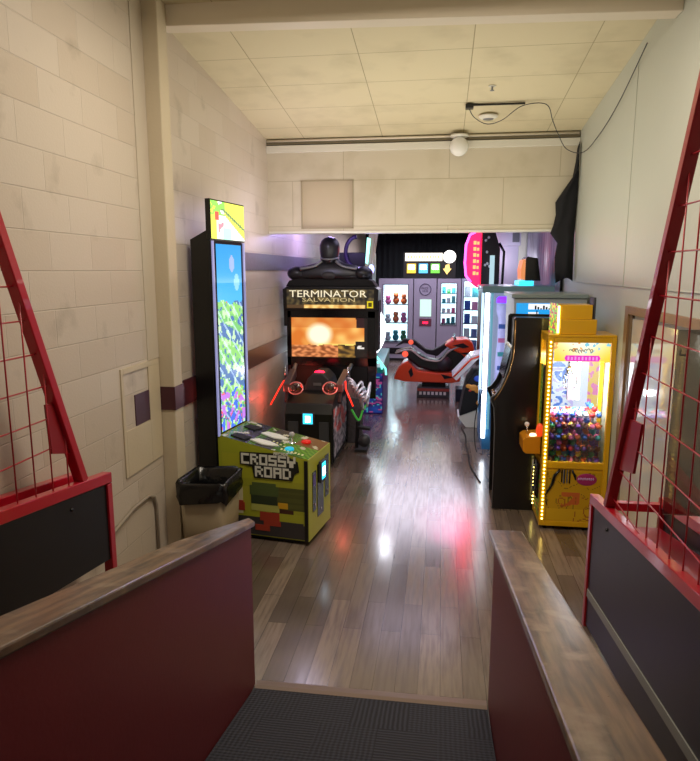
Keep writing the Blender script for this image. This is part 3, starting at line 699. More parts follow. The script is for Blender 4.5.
def marquee_art(s, t):
    c = hx('#e9ee5a') if (s + t) > 1.05 or s < 0.16 else hx('#f4f8e8')
    if 0.05 < (s * 1.1 + t * 0.35 - 0.52) < 0.16 and t > 0.1: c = hx('#f6fbff')
    if abs(s * 0.9 + t * 1.2 - 1.28) < 0.05: c = hx('#6d8a5a')
    if s < 0.42 and t > 0.62 and nz(s, t, 6, 2) > -0.1: c = hx('#8ee05a')
    if 0.2 < s < 0.36 and 0.2 < t < 0.45 and nz(s, t, 12, 5) > -0.1: c = hx('#f08a9a')
    if s < 0.22 and 0.5 < t < 0.75: c = hx('#d8564a') if s > 0.12 else c
    if 0.35 < s < 0.6 and t < 0.3: c = hx('#b8f0d8')
    return c
picture('marquee_panel', (-0.711, -0.008, 2.275), (0, W + 0.008, 0), (0, 0, 0.27), 44, 22, marquee_art, mq, picmat('marquee_lit', 1.6, 0.2), local=True)

# ------------------------------------------------------------------ black shooting machine (TERMINATOR SALVATION)
T = thing('arcade_machine', 'large black shooting arcade machine with a fiery screen and a dark bust on top', 'arcade machine', (-1.29, 7.0, 0))
TX0, TX1, TY = -1.80, -0.74, 7.42
b = B().prism([(TX0 + 0.02, 0.0), (-0.93, 0.0), (-0.93, 0.55), (TX1 - 0.02, 0.80), (TX1 - 0.02, 1.55), (TX0 + 0.02, 1.55)], 1, TY, TY + 0.30); part('cabinet', b, M_black, T, 0.006)
b = B()
for x0, x1 in ((TX0, TX0 + 0.05), (TX1 - 0.10, TX1)): b.box(x0, x1, TY - 0.035, TY, 0.55, 1.58)
b.box(TX0, TX1, TY - 0.035, TY, 1.50, 1.60); b.box(TX0, TX1, TY - 0.035, TY, 0.93, 1.035)
part('screen_bezel', b, M_blackg, T, 0.004)
def fire_art(s, t):
    n = nz(s * 1.6, t, 4.2, 7.7); c = lerp(hx('#d8762c'), hx('#f5c26a'), 0.5 + n + 0.4 * (s - 0.5))
    if t > 0.72: c = lerp(c, hx('#c9682a'), 0.5)
    r = ((s - 0.36) * 1.35) ** 2 + ((t - 0.56) * 0.8) ** 2
    c = lerp(c, hx('#fff8d8'), max(0, 1.5 - r * 22))
    if t < 0.34 and s > 0.34: c = lerp(c, hx('#fff27a'), 0.75 - abs(t - 0.25) * 3)
    if t < 0.30 + 0.12 * nz(s, 2, 5):
        c = lerp(hx('#8a4a26'), hx('#e8935a'), 0.5 + nz(s, t, 16, 3) * 1.6) if s < 0.6 else lerp(hx('#3a2a1a'), hx('#b98a3a'), 0.4 + nz(s, t, 12, 3) * 1.4)
    if s > 0.82 + 0.05 * nz(1, t, 3) and (t > 0.72 or t < 0.4): c = hx('#2c1418') if t > 0.4 else hx('#1b1512')
    if s > 0.84 and 0.2 < t < 0.3 and nz(s, t, 20, 1) > 0: c = hx('#e0d8d0')
    if s > 0.93: c = hx('#140d0c')
    return c
picture('screen', (TX0 + 0.05, TY - 0.004, 1.035), (TX1 - TX0 - 0.13, 0, 0), (0, 0, 0.475), 90, 48, fire_art, T, picmat('screen_fire', 1.15, 0.15))
b = B().prism([(TX0 - 0.02, 1.60), (TX1 + 0.02, 1.60), (TX1 + 0.03, 1.83), (TX1 - 0.02, 1.86), (TX0 + 0.02, 1.86), (TX0 - 0.03, 1.83)], 1, TY - 0.10, TY + 0.28)
mq = part('marquee_box', b, M_black, T, 0.006)
def gold_art(s, t):
    n = nz(s * 4, t, 5, 6.1); c = lerp(hx('#15130f'), hx('#6b5a34'), 0.35 + n + (0.4 - abs(s - 0.55)) * 0.8)
    if t < 0.16: c = lerp(hx('#b8803a'), hx('#e8c67a'), 0.5 + n) if 0.2 < s < 0.9 else hx('#4a3620')
    return c
picture('marquee_panel', (TX0 + 0.02, TY - 0.102, 1.615), (TX1 - TX0 - 0.04, 0, 0), (0, 0, 0.215), 90, 22, gold_art, mq, picmat('marquee_gold', 1.4, 0.2))
E_logo = em('lit_logo', '#f4e6c4', 1.1)
b = text_b('TERMINATOR', 0.112, (TX0 + 0.05, TY - 0.106, 1.742), (1, 0, 0), (0, 0, 1), 0.002, 1.30)
part('title_text', b, E_logo, mq)
b = text_b('SALVATION', 0.062, (TX0 + 0.20, TY - 0.106, 1.690), (1, 0, 0), (0, 0, 1), 0.002, 1.9)
part('subtitle_text', b, em('lit_logo_dim', '#d8c088', 0.9), mq)
b = B(); b.m = 0; b.box(TX1 - 0.10, TX1 - 0.03, TY - 0.107, TY - 0.103, 1.62, 1.70); b.m = 1; b.box(TX1 - 0.085, TX1 - 0.045, TY - 0.109, TY - 0.107, 1.635, 1.682)
part('rating_label', b, [mat('yellow_label', '#e0d020', 0.4, emit='#e0d020', strength=0.6), mat('label_dark', '#6a6410', 0.5)], mq)
# wings beside the marquee
for sg, xx in ((-1, TX0 - 0.01), (1, TX1 + 0.01)):
    b = B()
    b.prism([(xx - 0.02, 1.12), (xx + 0.02, 1.12), (xx + 0.025, 1.70), (xx - 0.025, 1.70)], 1, TY - 0.06, TY + 0.20) if sg > 0 else b.prism([(xx - 0.02, 1.40), (xx + 0.02, 1.40), (xx + 0.02, 1.70), (xx - 0.02, 1.70)], 1, TY - 0.05, TY + 0.20)
    part('side_wing', b, M_blackm, T, 0.005)
# plinth and bust: plain dark figure
part('bust_plinth', B().prism([(-1.80, 1.86), (-0.74, 1.86), (-0.79, 1.93), (-0.93, 1.96), (-1.62, 1.96), (-1.76, 1.93)], 1, TY - 0.06, TY + 0.24), M_blackm, T, 0.01)
by_ = TY + 0.04; bx_ = -1.35
M_bust = mat('gunmetal', '#3a3b40', 0.32, 0.6)
def ell(cx, cy, z_, a, b_, n=28): return [(cx + a * math.copysign(abs(math.cos(t)) ** 0.8, math.cos(t)), cy + b_ * math.sin(t), z_) for t in [2 * PI * k / n for k in range(n)]]
prof = [(1.955, 0.47, 0.13), (2.00, 0.475, 0.135), (2.05, 0.45, 0.125), (2.085, 0.38, 0.115), (2.11, 0.27, 0.10), (2.13, 0.17, 0.09), (2.16, 0.115, 0.08), (2.20, 0.10, 0.08)]
cbx = -1.29
part('bust', loft(B(), [ell(cbx, by_, q[0], q[1], q[2]) for q in prof]), M_bust, T)
for sg in (-1, 1):
    b = B(); b.ball((cbx + sg * 0.39, by_ - 0.02, 2.01), 0.115, 0.125, 0.085, 18, 10); part('shoulder_pad', b, M_bust, T)
    b = B().tube(curve([(cbx + sg * 0.08, by_ - 0.09, 2.15), (cbx + sg * 0.17, by_ - 0.125, 2.09), (cbx + sg * 0.33, by_ - 0.13, 2.06)], 6), 0.016, 8); part('collar_bar', b, M_grey, T)
b = B(); b.ball((cbx, by_ - 0.10, 1.99), 0.10, 0.06, 0.05, 16, 8); part('chest_plate', b, M_dgrey, T)
b = B(); prof = []
for i in range(17):
    t = i / 16; z_ = -0.155 + 0.31 * t
    rr = 0.118 * math.sqrt(max(0.0, 1 - ((t - 0.62) / (0.38 if t > 0.62 else 0.80)) ** 2)); prof.append((max(rr, 0.004), z_))
b.lathe(prof, (cbx, by_ - 0.02, 2.275), 24, 1, 1.2)
hd_ = part('bust_head', b, M_bust, T)
part('jaw_band', B().tube([(cbx + 0.10 * math.cos(a), by_ - 0.02 + 0.125 * math.sin(a), 2.19 + 0.02 * math.sin(a)) for a in [PI + k * PI / 12 for k in range(13)]], 0.012, 8), M_grey, hd_)
# gun pedestal
P = part('gun_pedestal', B().prism([(6.34, 0.05), (7.36, 0.05), (7.36, 0.70), (6.62, 0.74), (6.40, 0.68), (6.34, 0.58)], 0, -1.585, -1.085), M_black, T, 0.008)
def mech_art(s, t):
    n = nz(s * 2, t * 2, 3.4, 2.2); m2 = nz(s * 2, t * 2.2, 8, 5.5)
    c = lerp(hx('#57525a'), hx('#c8c0c2'), 0.45 + m2 * 1.3)
    if n > 0.02 and t > 0.42: c = lerp(c, hx('#c4443a'), 0.85)
    if m2 < -0.28: c = hx('#1e1c20')
    if t > 0.93 or t < 0.04: c = hx('#18161a')
    return c
pts = []
picture('side_artwork', (-1.083, 6.36, 0.07), (0, 0.98, 0), (0, 0, 0.58), 56, 34, mech_art, P, picmat('printed_side', 0, 0.4))
b = B().tube([(-1.078, 6.36, 0.62), (-1.078, 6.345, 0.3), (-1.078, 6.36, 0.07), (-1.078, 7.1, 0.06), (-1.078, 7.28, 0.12), (-1.078, 7.33, 0.3), (-1.078, 7.34, 0.62)], 0.008, 6); part('edge_trim', b, M_rub, P)
cr = part('card_reader', B().box(-1.40, -1.27, 6.315, 6.34, 0.47, 0.60), M_dgrey, P, 0.004)
part('reader_screen', B().box(-1.385, -1.285, 6.312, 6.316, 0.482, 0.59), E_cyan, cr, label='glowing cyan reader screen')
part('reader_window', B().box(-1.36, -1.31, 6.310, 6.313, 0.50, 0.565), E_white, cr)
for x0, x1 in ((-1.55, -1.44), (-1.22, -1.12)): part('coin_door', B().box(x0, x1, 6.328, 6.341, 0.15, 0.50), M_dgrey, P, 0.003)
# raised cover with red lamp between the guns
b = B().prism([(-1.50, 0.72), (-1.15, 0.72), (-1.20, 0.86), (-1.27, 0.93), (-1.38, 0.93), (-1.45, 0.86)], 1, 6.85, 7.25); cv = part('console_cover', b, M_dgrey, T, 0.02)
part('console_lamp', B().ball((-1.325, 6.93, 0.925), 0.06, 0.05, 0.022), E_red, cv, label='glowing red lamp')
b = text_b('25', 0.06, (-1.37, 6.845, 0.78), (1, 0, 0), (0, 0, 1), 0.002) if False else B().box(-1.38, -1.29, 6.844, 6.849, 0.79, 0.82)
part('cover_plate', b, M_grey, cv)
M_gun = mat('gun_grey', '#6a5a5c', 0.3, 0.4)
point('gun_glow', (-1.72, 6.45, 0.72), 2.2, (1.0, 0.08, 0.05)); point('gun_glow', (-0.99, 6.42, 0.82), 1.0, (1.0, 0.15, 0.1))
point('pedestal_fill', (-0.55, 6.6, 0.95), 4.5, (0.9, 0.9, 1.0)); E_gun = em('lit_gun_red', '#ff2a18', 2.2, '#801010')  # floating fill added to brighten the pedestal's side print
M_clear = glass('gun_clear', '#ffb0a8', 0.5, 0.1)
def gun(x, y, z0, lean, parent):
    g = part('gun', B().bar((x, y, z0), (x + lean * 0.02, y + 0.42, z0 + 0.10), 0.075, 0.10), M_gun, parent, 0.012)
    part('barrel', B().cyl((x + lean * 0.02, y + 0.40, z0 + 0.10), (x + lean * 0.04, y + 0.62, z0 + 0.16), 0.022, 12), M_grey, g)
    part('grip', B().bar((x, y + 0.08, z0 - 0.02), (x, y, z0 - 0.16), 0.04, 0.06), M_blackm, g, 0.01)
    part('sight', B().lathe([(0.018, 0), (0.003, 0.11)], (x + lean * 0.06, y + 0.2, z0 + 0.09), 8), M_chrome, g)
    b = B(); cx = x - lean * 0.10
    ring = [(cx + 0.078 * math.cos(k / 20 * 2 * PI), y - 0.0 + 0.03 * math.sin(k / 20 * 2 * PI), z0 + 0.0 + 0.06 * math.sin(k / 20 * 2 * PI)) for k in range(20)]
    b.tube(ring, 0.007, 6, True); part('guard_ring', b, mat('pink_chrome', '#e0a0a0', 0.2, 0.5, emit='#ff5040', strength=0.25), g)
    part('guard_shell', B().ball((cx, y + 0.02, z0), 0.076, 0.03, 0.058), M_clear, g)
    part('light_tube', B().tube([(x + lean * 0.05, y + 0.1, z0 + 0.06), (x + lean * 0.07, y - 0.02, z0 + 0.0), (x + lean * 0.155, y - 0.08, z0 - 0.17)], 0.0075, 8), E_gun, g, label='glowing red tube')
    return g
gun(-1.60, 6.50, 0.82, -1, T); gun(-1.04, 6.55, 0.82, 1, T)
# silver and white moulded details right of the right gun
b = B()
for k in range(9):
    b.tube(curve([(-1.00 + 0.02 * k, 6.90, 0.66), (-1.00 + 0.028 * k, 6.8 - 0.02 * k, 0.88 - 0.025 * k), (-0.92 + 0.022 * k, 6.82, 0.84 - 0.05 * (k % 4)), (-0.88 + 0.012 * k, 6.9, 0.68 - 0.04 * (k % 5))], 5), 0.013, 7)
part('cable_bundle', b, mat('silver_hose', '#c8c8d2', 0.3, 0.2), T)
b = B().tube(curve([(-0.96, 6.9, 0.52), (-0.88, 6.9, 0.40), (-0.84, 6.95, 0.50), (-0.80, 7.05, 0.56)], 5), 0.012, 7)
part('green_tube', b, mat('green_plastic', '#3f8a3a', 0.3, emit='#50ff50', strength=0.15), T)
b = B().box(-1.075, -0.90, 7.375, 7.41, 0.0, 0.56); part('platform_side', b, mat('dark_mech', '#4c484c', 0.4, var=0.7, vscale=30), T, 0.01)
part('pedal_base', B().box(-0.94, -0.80, 7.0, 7.3, 0.0, 0.03), M_rub, T)
pd = part('foot_pedal', B().bar((-0.90, 7.0, 0.30), (-0.76, 7.0, 0.28), 0.09, 0.03), M_rub, T, 0.006)
part('pedal_arm', B().bar((-0.90, 7.0, 0.36), (-0.92, 7.02, 0.05), 0.03, 0.03), M_rub, pd)
part('seat_wheel', B().cyl((-0.83, 6.98, 0.14), (-0.83, 7.06, 0.14), 0.07, 18), M_dgrey, pd)

# ------------------------------------------------------------------ machine with a ring light behind it
R = thing('arcade_machine', 'purple and blue arcade machine with a white ring light behind the shooting machine', 'arcade machine', (-1.25, 9.3, 0))
part('base', B().box(-1.60, -0.80, 9.0, 9.9, 0.0, 0.62), mat('violet_laminate', '#3a2568', 0.35, emit='#3a20a0', strength=0.06), R, 0.006)
def neon_art(s, t):
    n = nz(s, t * 2, 4, 8.8); c = lerp(hx('#2c1c6a'), hx('#2a5ac8'), 0.5 + n)
    if nz(s, t * 2, 7, 1.2) > 0.25: c = hx('#e060b0')
    if abs(n) < 0.04: c = hx('#60e0f0')
    return c
picture('front_artwork', (-1.55, 8.998, 0.02), (0.74, 0, 0), (0, 0, 0.58), 40, 32, neon_art, R, picmat('printed_neon', 0.35, 0.3))
part('console', B().prism([(8.85, 0.62), (9.9, 0.62), (9.9, 0.85), (9.1, 0.78), (8.85, 0.70)], 0, -1.55, -0.78), mat('teal_plastic', '#1c6a70', 0.3, emit='#20e0c0', strength=0.05), R, 0.01)
for k, (x, z_) in enumerate(((-0.86, 0.80), (-0.80, 0.72))):
    b = B().tube([(x - 0.07, 8.86, z_ + 0.05), (x - 0.02, 8.84, z_ + 0.06), (x + 0.05, 8.84, z_ - 0.03), (x + 0.06, 8.84, z_ - 0.12)], 0.014, 7)
    part('light_tube', b, em('lit_mint', '#7affe0', 2.0), R, label='glowing mint tube')
part('rear_cabinet', B().box(-1.62, -1.0, 9.35, 9.9, 0.85, 2.30), M_black, R, 0.01)
ring = [(-1.30 + 0.47 * math.cos(k / 48 * 2 * PI), 9.25, 1.19 + 0.47 * math.sin(k / 48 * 2 * PI)) for k in range(48)]
part('ring_light', B().tube(ring, 0.045, 8, True), E_white, R, label='glowing white ring')
b = B(); c0 = Vector((-1.10, 9.2, 2.33)); 
b.prism([(-1.09, 2.06), (-1.00, 2.02), (-0.93, 2.56), (-1.02, 2.60)], 1, 9.15, 9.45); tl = part('tilted_sign', b, mat('olive_sign', '#8f8a58', 0.4), R, 0.006)
part('sign_light', B().prism([(-1.075, 2.15), (-1.04, 2.13), (-1.00, 2.48), (-1.05, 2.50)], 1, 9.13, 9.149), em('lit_aqua', '#a0fff0', 2.4), tl, label='glowing aqua strip')
b = B().tube([(-1.22 + 0.16 * math.cos(a), 9.3, 2.30 + 0.22 * math.sin(a)) for a in [PI * 0.5 + k * PI / 12 for k in range(13)]], 0.03, 8)
part('arch', b, mat('purple_arch', '#2a1840', 0.4, emit='#6020a0', strength=0.05), R)
part('lamp', B().ball((-0.985, 9.1, 2.06), 0.04, 0.04, 0.07), em('lit_ice', '#98a8ff', 3.5), R, label='bright blue-white lamp')
point('lamp_glow', (-0.93, 8.95, 2.06), 5, (0.35, 0.3, 1.0))
point('wall_fill', (-1.35, 6.2, 2.5), 9, (0.78, 0.70, 1.0), 0.15)  # unseen fill added to give the left wall a cool tint
point('wall_fill', (-1.4, 8.3, 2.62), 30, (0.5, 0.38, 1.0), 0.1)  # unseen purple fill added for the wall behind the bust

# ------------------------------------------------------------------ yellow prize claw machine
K = thing('claw_machine', 'bright yellow claw machine full of small colourful toys on the right', 'claw machine', (1.06, 5.2, 0))
KX0, KX1, KY0, KY1 = 0.815, 1.318, 5.03, 5.40
ZB, ZS, ZT = 0.03, 0.53, 1.545      # bottom, sill, top
# lower box
b = B().box(KX0 + 0.04, KX1 - 0.03, KY0 + 0.012, KY1 - 0.01, ZB, ZS); part('lower_body', b, M_yel, K)
for x0, x1, y0, y1 in ((KX0, KX0 + 0.045, KY0, KY0 + 0.045), (KX1 - 0.035, KX1, KY0, KY0 + 0.045), (KX0, KX0 + 0.045, KY1 - 0.045, KY1), (KX1 - 0.035, KX1, KY1 - 0.045, KY1)):
    part('corner_post', B().box(x0, x1, y0, y1, ZB, ZT), M_yel, K, 0.004)
for zz0, zz1 in ((ZB, ZB + 0.04), (ZS - 0.02, ZS + 0.03), (ZT - 0.04, ZT)):
    b = B(); b.box(KX0 + 0.045, KX1 - 0.035, KY0 + 0.003, KY0 + 0.04, zz0, zz1); b.box(KX0 + 0.003, KX0 + 0.04, KY0 + 0.045, KY1 - 0.045, zz0, zz1)
    b.box(KX0 + 0.045, KX1 - 0.035, KY1 - 0.04, KY1 - 0.003, zz0, zz1); part('frame_rail', b, M_yel, K, 0.003)
part('roof', B().box(KX0, KX1, KY0, KY1, ZT + 0.0005, ZT + 0.02), M_yel, K, 0.004)
part('playfield_floor', B().box(KX0 + 0.045, KX1 - 0.036, KY0 + 0.042, KY1 - 0.042, ZS - 0.01, ZS + 0.01), M_wvin, K)
part('heap_base', B().box(KX0 + 0.18, KX1 - 0.04, KY0 + 0.18, KY1 - 0.05, ZS + 0.011, ZS + 0.30), mat('purple_foam', '#4a3050', 0.9), K)
def back_art(s, t):
    n = nz(s, t * 1.6, 7, 3.9)
    c = hx('#f4f4ff')
    if s < 0.55:
        c = hx('#2a7ae0') if n > 0.12 else (hx('#d8c8f8') if n < -0.2 else hx('#f4f8ff'))
    elif s > 0.80: c = hx('#f8c43a') if nz(s, t, 9, 2) > -0.1 else hx('#f06ab0')
    return c
bp_ = part('back_panel', B().box(KX0 + 0.047, KX1 - 0.037, KY1 - 0.058, KY1 - 0.045, ZS + 0.02, ZT - 0.04), M_wvin, K)
picture('back_artwork', (KX0 + 0.05, KY1 - 0.0595, 0.95), (KX1 - KX0 - 0.09, 0, 0), (0, 0, 0.45), 50, 50, back_art, bp_, picmat('claw_backdrop', 0.95, 0.4))
part('inner_pillar', B().box(1.10, 1.125, KY1 - 0.10, KY1 - 0.075, 1.01, ZT - 0.16), E_white, K, label='white light bar')
part('inner_panel', B().box(1.03, 1.10, KY1 - 0.11, KY1 - 0.065, 1.01, ZT - 0.16), mat('taupe_panel', '#8a7a80', 0.3), K)
def head_art(s, t):
    c = lerp(hx('#fffbe0'), hx('#ffd23a'), abs(s - 0.5) * 1.6 + 0.7 * (0.5 - t))
    if nz(s * 3, t, 5, 4.1) > 0.28 and t > 0.45: c = hx('#7cc8e0') if s > 0.5 else hx('#f0a050')
    return c
hp = picture('header_panel', (KX0 + 0.05, KY0 + 0.008, 1.36), (KX1 - KX0 - 0.09, 0, 0), (0, 0, 0.145), 50, 18, head_art, K, picmat('claw_header', 1.15, 0.3))
b = B(); b.m = 0; b.prism([(0.955, 1.364), (1.195, 1.364), (1.207, 1.387), (1.195, 1.408), (0.955, 1.408), (0.943, 1.387)], 1, KY0 + 0.002, KY0 + 0.006)
b.m = 1
for k in range(9):
    x = 0.965 + k * 0.026; b.box(x, x + 0.013, KY0 - 0.001, KY0 + 0.002, 1.373, 1.400 - 0.004 * (k % 2))
part('header_lettering', b, [em('lit_magenta', '#e828c0', 1.1), em('lit_pinkish', '#f8a0e8', 1.0)], hp)
b = B()
for k in range(8):
    b.m = k % 3; b.tube([(0.985 + k * 0.022 + 0.008 * math.cos(a), KY0 + 0.004, 1.443 + 0.006 * math.sin(k * 1.3) + 0.013 * math.sin(a)) for a in [q_ * PI / 5 for q_ in range(3 + (k * 5) % 6 + 3)]], 0.0032, 5)
part('header_lettering', b, [mat('grey_blue', '#6a98b0', 0.4), mat('pale_print', '#c8a878', 0.4), mat('dull_teal_print', '#7ab0b8', 0.4)], hp)
for nm, q in (('side_glass', (KX0 + 0.045, KX1 - 0.035, KY0 + 0.018, KY0 + 0.022, ZS + 0.03, 1.355)), ('front_glass', (KX0 + 0.018, KX0 + 0.022, KY0 + 0.045, KY1 - 0.045, ZS + 0.03, 1.30))):
    part(nm, B().box(*q), M_glass, K)
# front (left) upper art and coin side
def fr_art(s, t): return hx('#7cc84a') if nz(s, t * 3, 5, 1) > 0.05 else (hx('#f0d23a') if nz(s, t * 3, 8, 6) > 0 else hx('#c05060'))
picture('front_artwork', (KX0 + 0.004, KY1 - 0.05, ZB + 0.05), (0, -(KY1 - KY0 - 0.1), 0), (0, 0, 0.40), 18, 24, fr_art, K, picmat('printed_side', 0, 0.4))
picture('front_artwork', (KX0 + 0.012, KY1 - 0.046, 0.80), (0, -0.10, 0), (0, 0, 0.50), 8, 28, lambda s, t: hx('#3f9a3a') if nz(s, t * 5, 5, 1) > 0 else hx('#b8d84a'), K, picmat('printed_side', 0, 0.4))
# LEDs
for xx, yy, nl in ((KX0 + 0.022, KY0 - 0.003, 46), (KX0 - 0.003, KY1 - 0.022, 13)):
    b = B()
    for k in range(nl):
        zz = ZB + 0.06 + k * 0.0315
        b.ball((xx, yy, zz), 0.0065, 0.0065, 0.0065, 8, 5)
    part('led_strip', b, E_warm, K, label='row of glowing warm LEDs')
# lower artwork
def low_art(s, t):
    c = hx('#c99a10')
    n = nz(s, t, 4, 8.1)
    if abs(n) < 0.03: c = hx('#8a6a10')
    if 0.28 < s < 0.62 and 0.28 < t < 0.58 and nz(s, t, 6, 2) > -0.02: c = hx('#c8642a')
    if t < 0.24: c = hx('#d6a818')
    if abs(n - 0.2) < 0.03 and t < 0.5: c = hx('#a55a1c')
    return c
lp = picture('side_artwork', (KX0 + 0.05, KY0 + 0.0105, ZB + 0.045), (KX1 - KX0 - 0.09, 0, 0), (0, 0, 0.405), 50, 44, low_art, K, picmat('printed_side', 0, 0.4))
b = B(); yy = KY0 + 0.006
cx = 1.02
b.m = 0
b.tube([(cx - 0.06, yy, 0.50), (cx - 0.10, yy, 0.45), (cx - 0.115, yy, 0.38), (cx - 0.135, yy, 0.34), (cx - 0.165, yy, 0.29), (cx - 0.155, yy, 0.23), (cx - 0.145, yy, 0.20)], [0.009, 0.014, 0.012, 0.010, 0.008, 0.006, 0.003], 6)
b.tube([(cx + 0.03, yy, 0.50), (cx + 0.055, yy, 0.45), (cx + 0.06, yy, 0.42)], [0.008, 0.010, 0.005], 6)
for k in range(4): b.box(cx - 0.05 + 0.02 * k, cx - 0.04 + 0.02 * k, yy - 0.003, yy + 0.003, 0.40 - 0.01 * (k % 2), 0.50)
b.m = 1
for k in range(2): b.box(cx - 0.034 + 0.026 * k, cx - 0.028 + 0.026 * k, yy - 0.004, yy + 0.003, 0.39, 0.50)
part('claw_print', b, [M_blackg, M_grey], lp)
b = B(); b.m = 0; b.ball((1.165, yy + 0.002, 0.425), 0.078, 0.004, 0.05, 18, 8); b.m = 1
for k in range(8): b.ball((1.105 + k * 0.0155, yy - 0.003, 0.43 + 0.002 * (k % 2)), 0.007, 0.002, 0.011, 8, 5)
part('badge', b, [mat('magenta_print', '#a8286a', 0.4), mat('pink_lavender', '#d0a0d8', 0.4)], lp)
for cx in (KX0 + 0.05, KX1 - 0.05):
    for cy in (KY0 + 0.05, KY1 - 0.05):
        part('caster', B().cyl((cx, cy - 0.012, 0.0145), (cx, cy + 0.012, 0.0145), 0.0145, 12), M_rub, K)
# control box
cb_ = part('control_box', B().prism([(0.675, 0.62), (0.70, 0.60), (KX0 - 0.004, 0.60), (KX0 - 0.004, 0.745), (0.70, 0.735), (0.672, 0.715)], 1, 5.10, 5.34), M_org if False else mat('amber_box', '#d88a10', 0.3), K, 0.005)
js = part('joystick', B().cyl((0.72, 5.22, 0.735), (0.715, 5.22, 0.80), 0.007, 8), M_chrome, cb_)
part('ball_top', B().ball((0.714, 5.22, 0.815), 0.02), mat('white_ball', '#f0e8e0', 0.15), js)
part('button', B().lathe([(0.028, 0), (0.028, 0.01), (0.02, 0.018), (0.002, 0.02)], (0.755, 5.15, 0.738), 16), em('lit_button', '#ffe8b0', 3.0), cb_, label='lit white push button')
part('button', B().ball((0.80, 5.12, 0.79), 0.03, 0.03, 0.06), em('lit_orange_soft', '#ff4a18', 0.9), cb_, label='orange lit lamp')
# coin unit on the front
part('coin_unit', B().box(KX0 - 0.014, KX0 - 0.001, 5.12, 5.32, 0.22, 0.52), M_blackg, K, 0.004)
b = B().tube([(KX0 - 0.02, 5.30, 0.50), (KX0 - 0.03, 5.33, 0.36), (KX0 - 0.02, 5.30, 0.20)], 0.008, 8); part('chrome_trim', b, M_chrome, K)
# stepped topper
tp = part('topper', B().box(0.90, 1.17, KY0 + 0.02, KY0 + 0.26, ZT + 0.021, ZT + 0.135), M_yel, K, 0.004)
part('topper_box', B().box(0.892, 1.135, KY0 + 0.03, KY0 + 0.25, ZT + 0.136, ZT + 0.245), M_yel, tp, 0.004)
part('topper_box', B().box(1.145, 1.16, KY0 + 0.05, KY0 + 0.2, ZT + 0.136, ZT + 0.30), M_dgrey, tp)
picture('topper_front', (0.852, KY0 + 0.22, ZT + 0.022), (0.03, -0.18, 0), (0, 0, 0.23), 10, 14, fr_art, tp, picmat('claw_header', 1.15, 0.3))
b = B().bar((0.888, KY0 + 0.03, ZT + 0.03), (0.888, KY0 + 0.03, ZT + 0.235), 0.012, 0.012); part('topper_light', b, E_warm, tp, label='white light strip')
area('claw_lamp', (1.07, 5.075, 1.345), 0.42, 15, (1.0, 0.96, 0.92), rot=(0.25, 0, 0), sizey=0.04)
point('claw_fill', (1.03, 5.10, 1.12), 3.5, (1.0, 0.97, 0.95), 0.02)
# claw and cable
cw = part('claw', B().lathe([(0.02, 0), (0.028, 0.03), (0.012, 0.06)], (1.02, 5.22, 1.24), 12), M_chrome, K)
part('claw_cable', B().cyl((1.02, 5.22, 1.30), (1.02, 5.22, 1.50), 0.004, 6), M_rub, cw)
for k in range(3):
    a = k * 2 * PI / 3; c_, s_ = math.cos(a), math.sin(a)
    part('claw_prong', B().tube([(1.02 + 0.02 * c_, 5.22 + 0.02 * s_, 1.25), (1.02 + 0.065 * c_, 5.22 + 0.065 * s_, 1.20), (1.02 + 0.06 * c_, 5.22 + 0.06 * s_, 1.14), (1.02 + 0.03 * c_, 5.22 + 0.03 * s_, 1.11)], 0.005, 6), M_chrome, cw)
# toys
toycols = [('red', '#c8262e'), ('purple', '#6a3a9a'), ('yellow', '#d8b02a'), ('green', '#3f8a4a'), ('blue', '#2f5ab0'), ('orange', '#e0662a'), ('pink', '#e06aa0'), ('white', '#e8e4e8'), ('teal', '#3aa0a8'), ('brown', '#6a4030')]
protos = {}
for n_, c_ in toycols:
    b = B(); b.ball((0, 0, 0), 0.022, 0.021, 0.021, 12, 8); b.ball((0.014, -0.004, 0.018), 0.007, 0.006, 0.007, 8, 5); b.ball((-0.014, -0.004, 0.018), 0.008, 0.006, 0.008, 8, 5)
    me = finish('small_toy', b, mat('toy_' + n_, c_, 0.5)); protos[n_] = me.data; bpy.data.objects.remove(me)
ORD = ['first', 'second', 'third', 'fourth', 'fifth', 'sixth', 'seventh', 'eighth', 'ninth', 'tenth']
def toylabel(n_, i, j, k):
    return 'small %s toy in the claw machine, %s layer up, %s row back, %s from left' % (n_, ORD[k], ORD[j], ORD[i])
random.seed(11); cnt = 0
sp_ = 0.0505
nx_, ny_, nz2 = 9, 5, 10
for k in range(nz2):
    for j in range(ny_):
        for i in range(nx_):
            top = k >= nz2 - 2
            if not (j < 2 or i < 2 or top): continue
            x = KX0 + 0.075 + i * sp_ + (0.012 if k % 2 else 0); y = KY0 + 0.068 + j * sp_ + (0.008 if k % 2 else 0); z_ = ZS + 0.036 + k * 0.0455
            if x > KX1 - 0.070 or y > KY1 - 0.085: continue
            if k == nz2 - 1 and abs(x - 1.02) < 0.14 and abs(y - 5.22) < 0.14: continue
            if k == nz2 - 1 and random.random() < 0.35: continue
            if not (top) and (x > KX0 + 0.15 and y > KY0 + 0.15): continue
            names = ['white', 'pink', 'blue', 'orange', 'red', 'purple', 'white', 'teal'] if k >= nz2 - 3 else ['red', 'purple', 'yellow', 'green', 'blue', 'orange', 'pink', 'brown', 'brown', 'teal', 'purple', 'green']
            n_ = random.choice(names)
            o = bpy.data.objects.new('small_toy', protos[n_]); C.objects.link(o); o.location = (x + random.uniform(-.0015, .0015), y + random.uniform(-.0015, .0015), z_)
            o.rotation_euler = (random.uniform(-.5, .5), random.uniform(-.5, .5), random.uniform(-.5, .5))
            o['label'] = toylabel(n_, i, j, k); o['category'] = 'toy'; o['group'] = '%s toys heaped in the claw machine' % n_
            cnt += 1
print('toys', cnt)

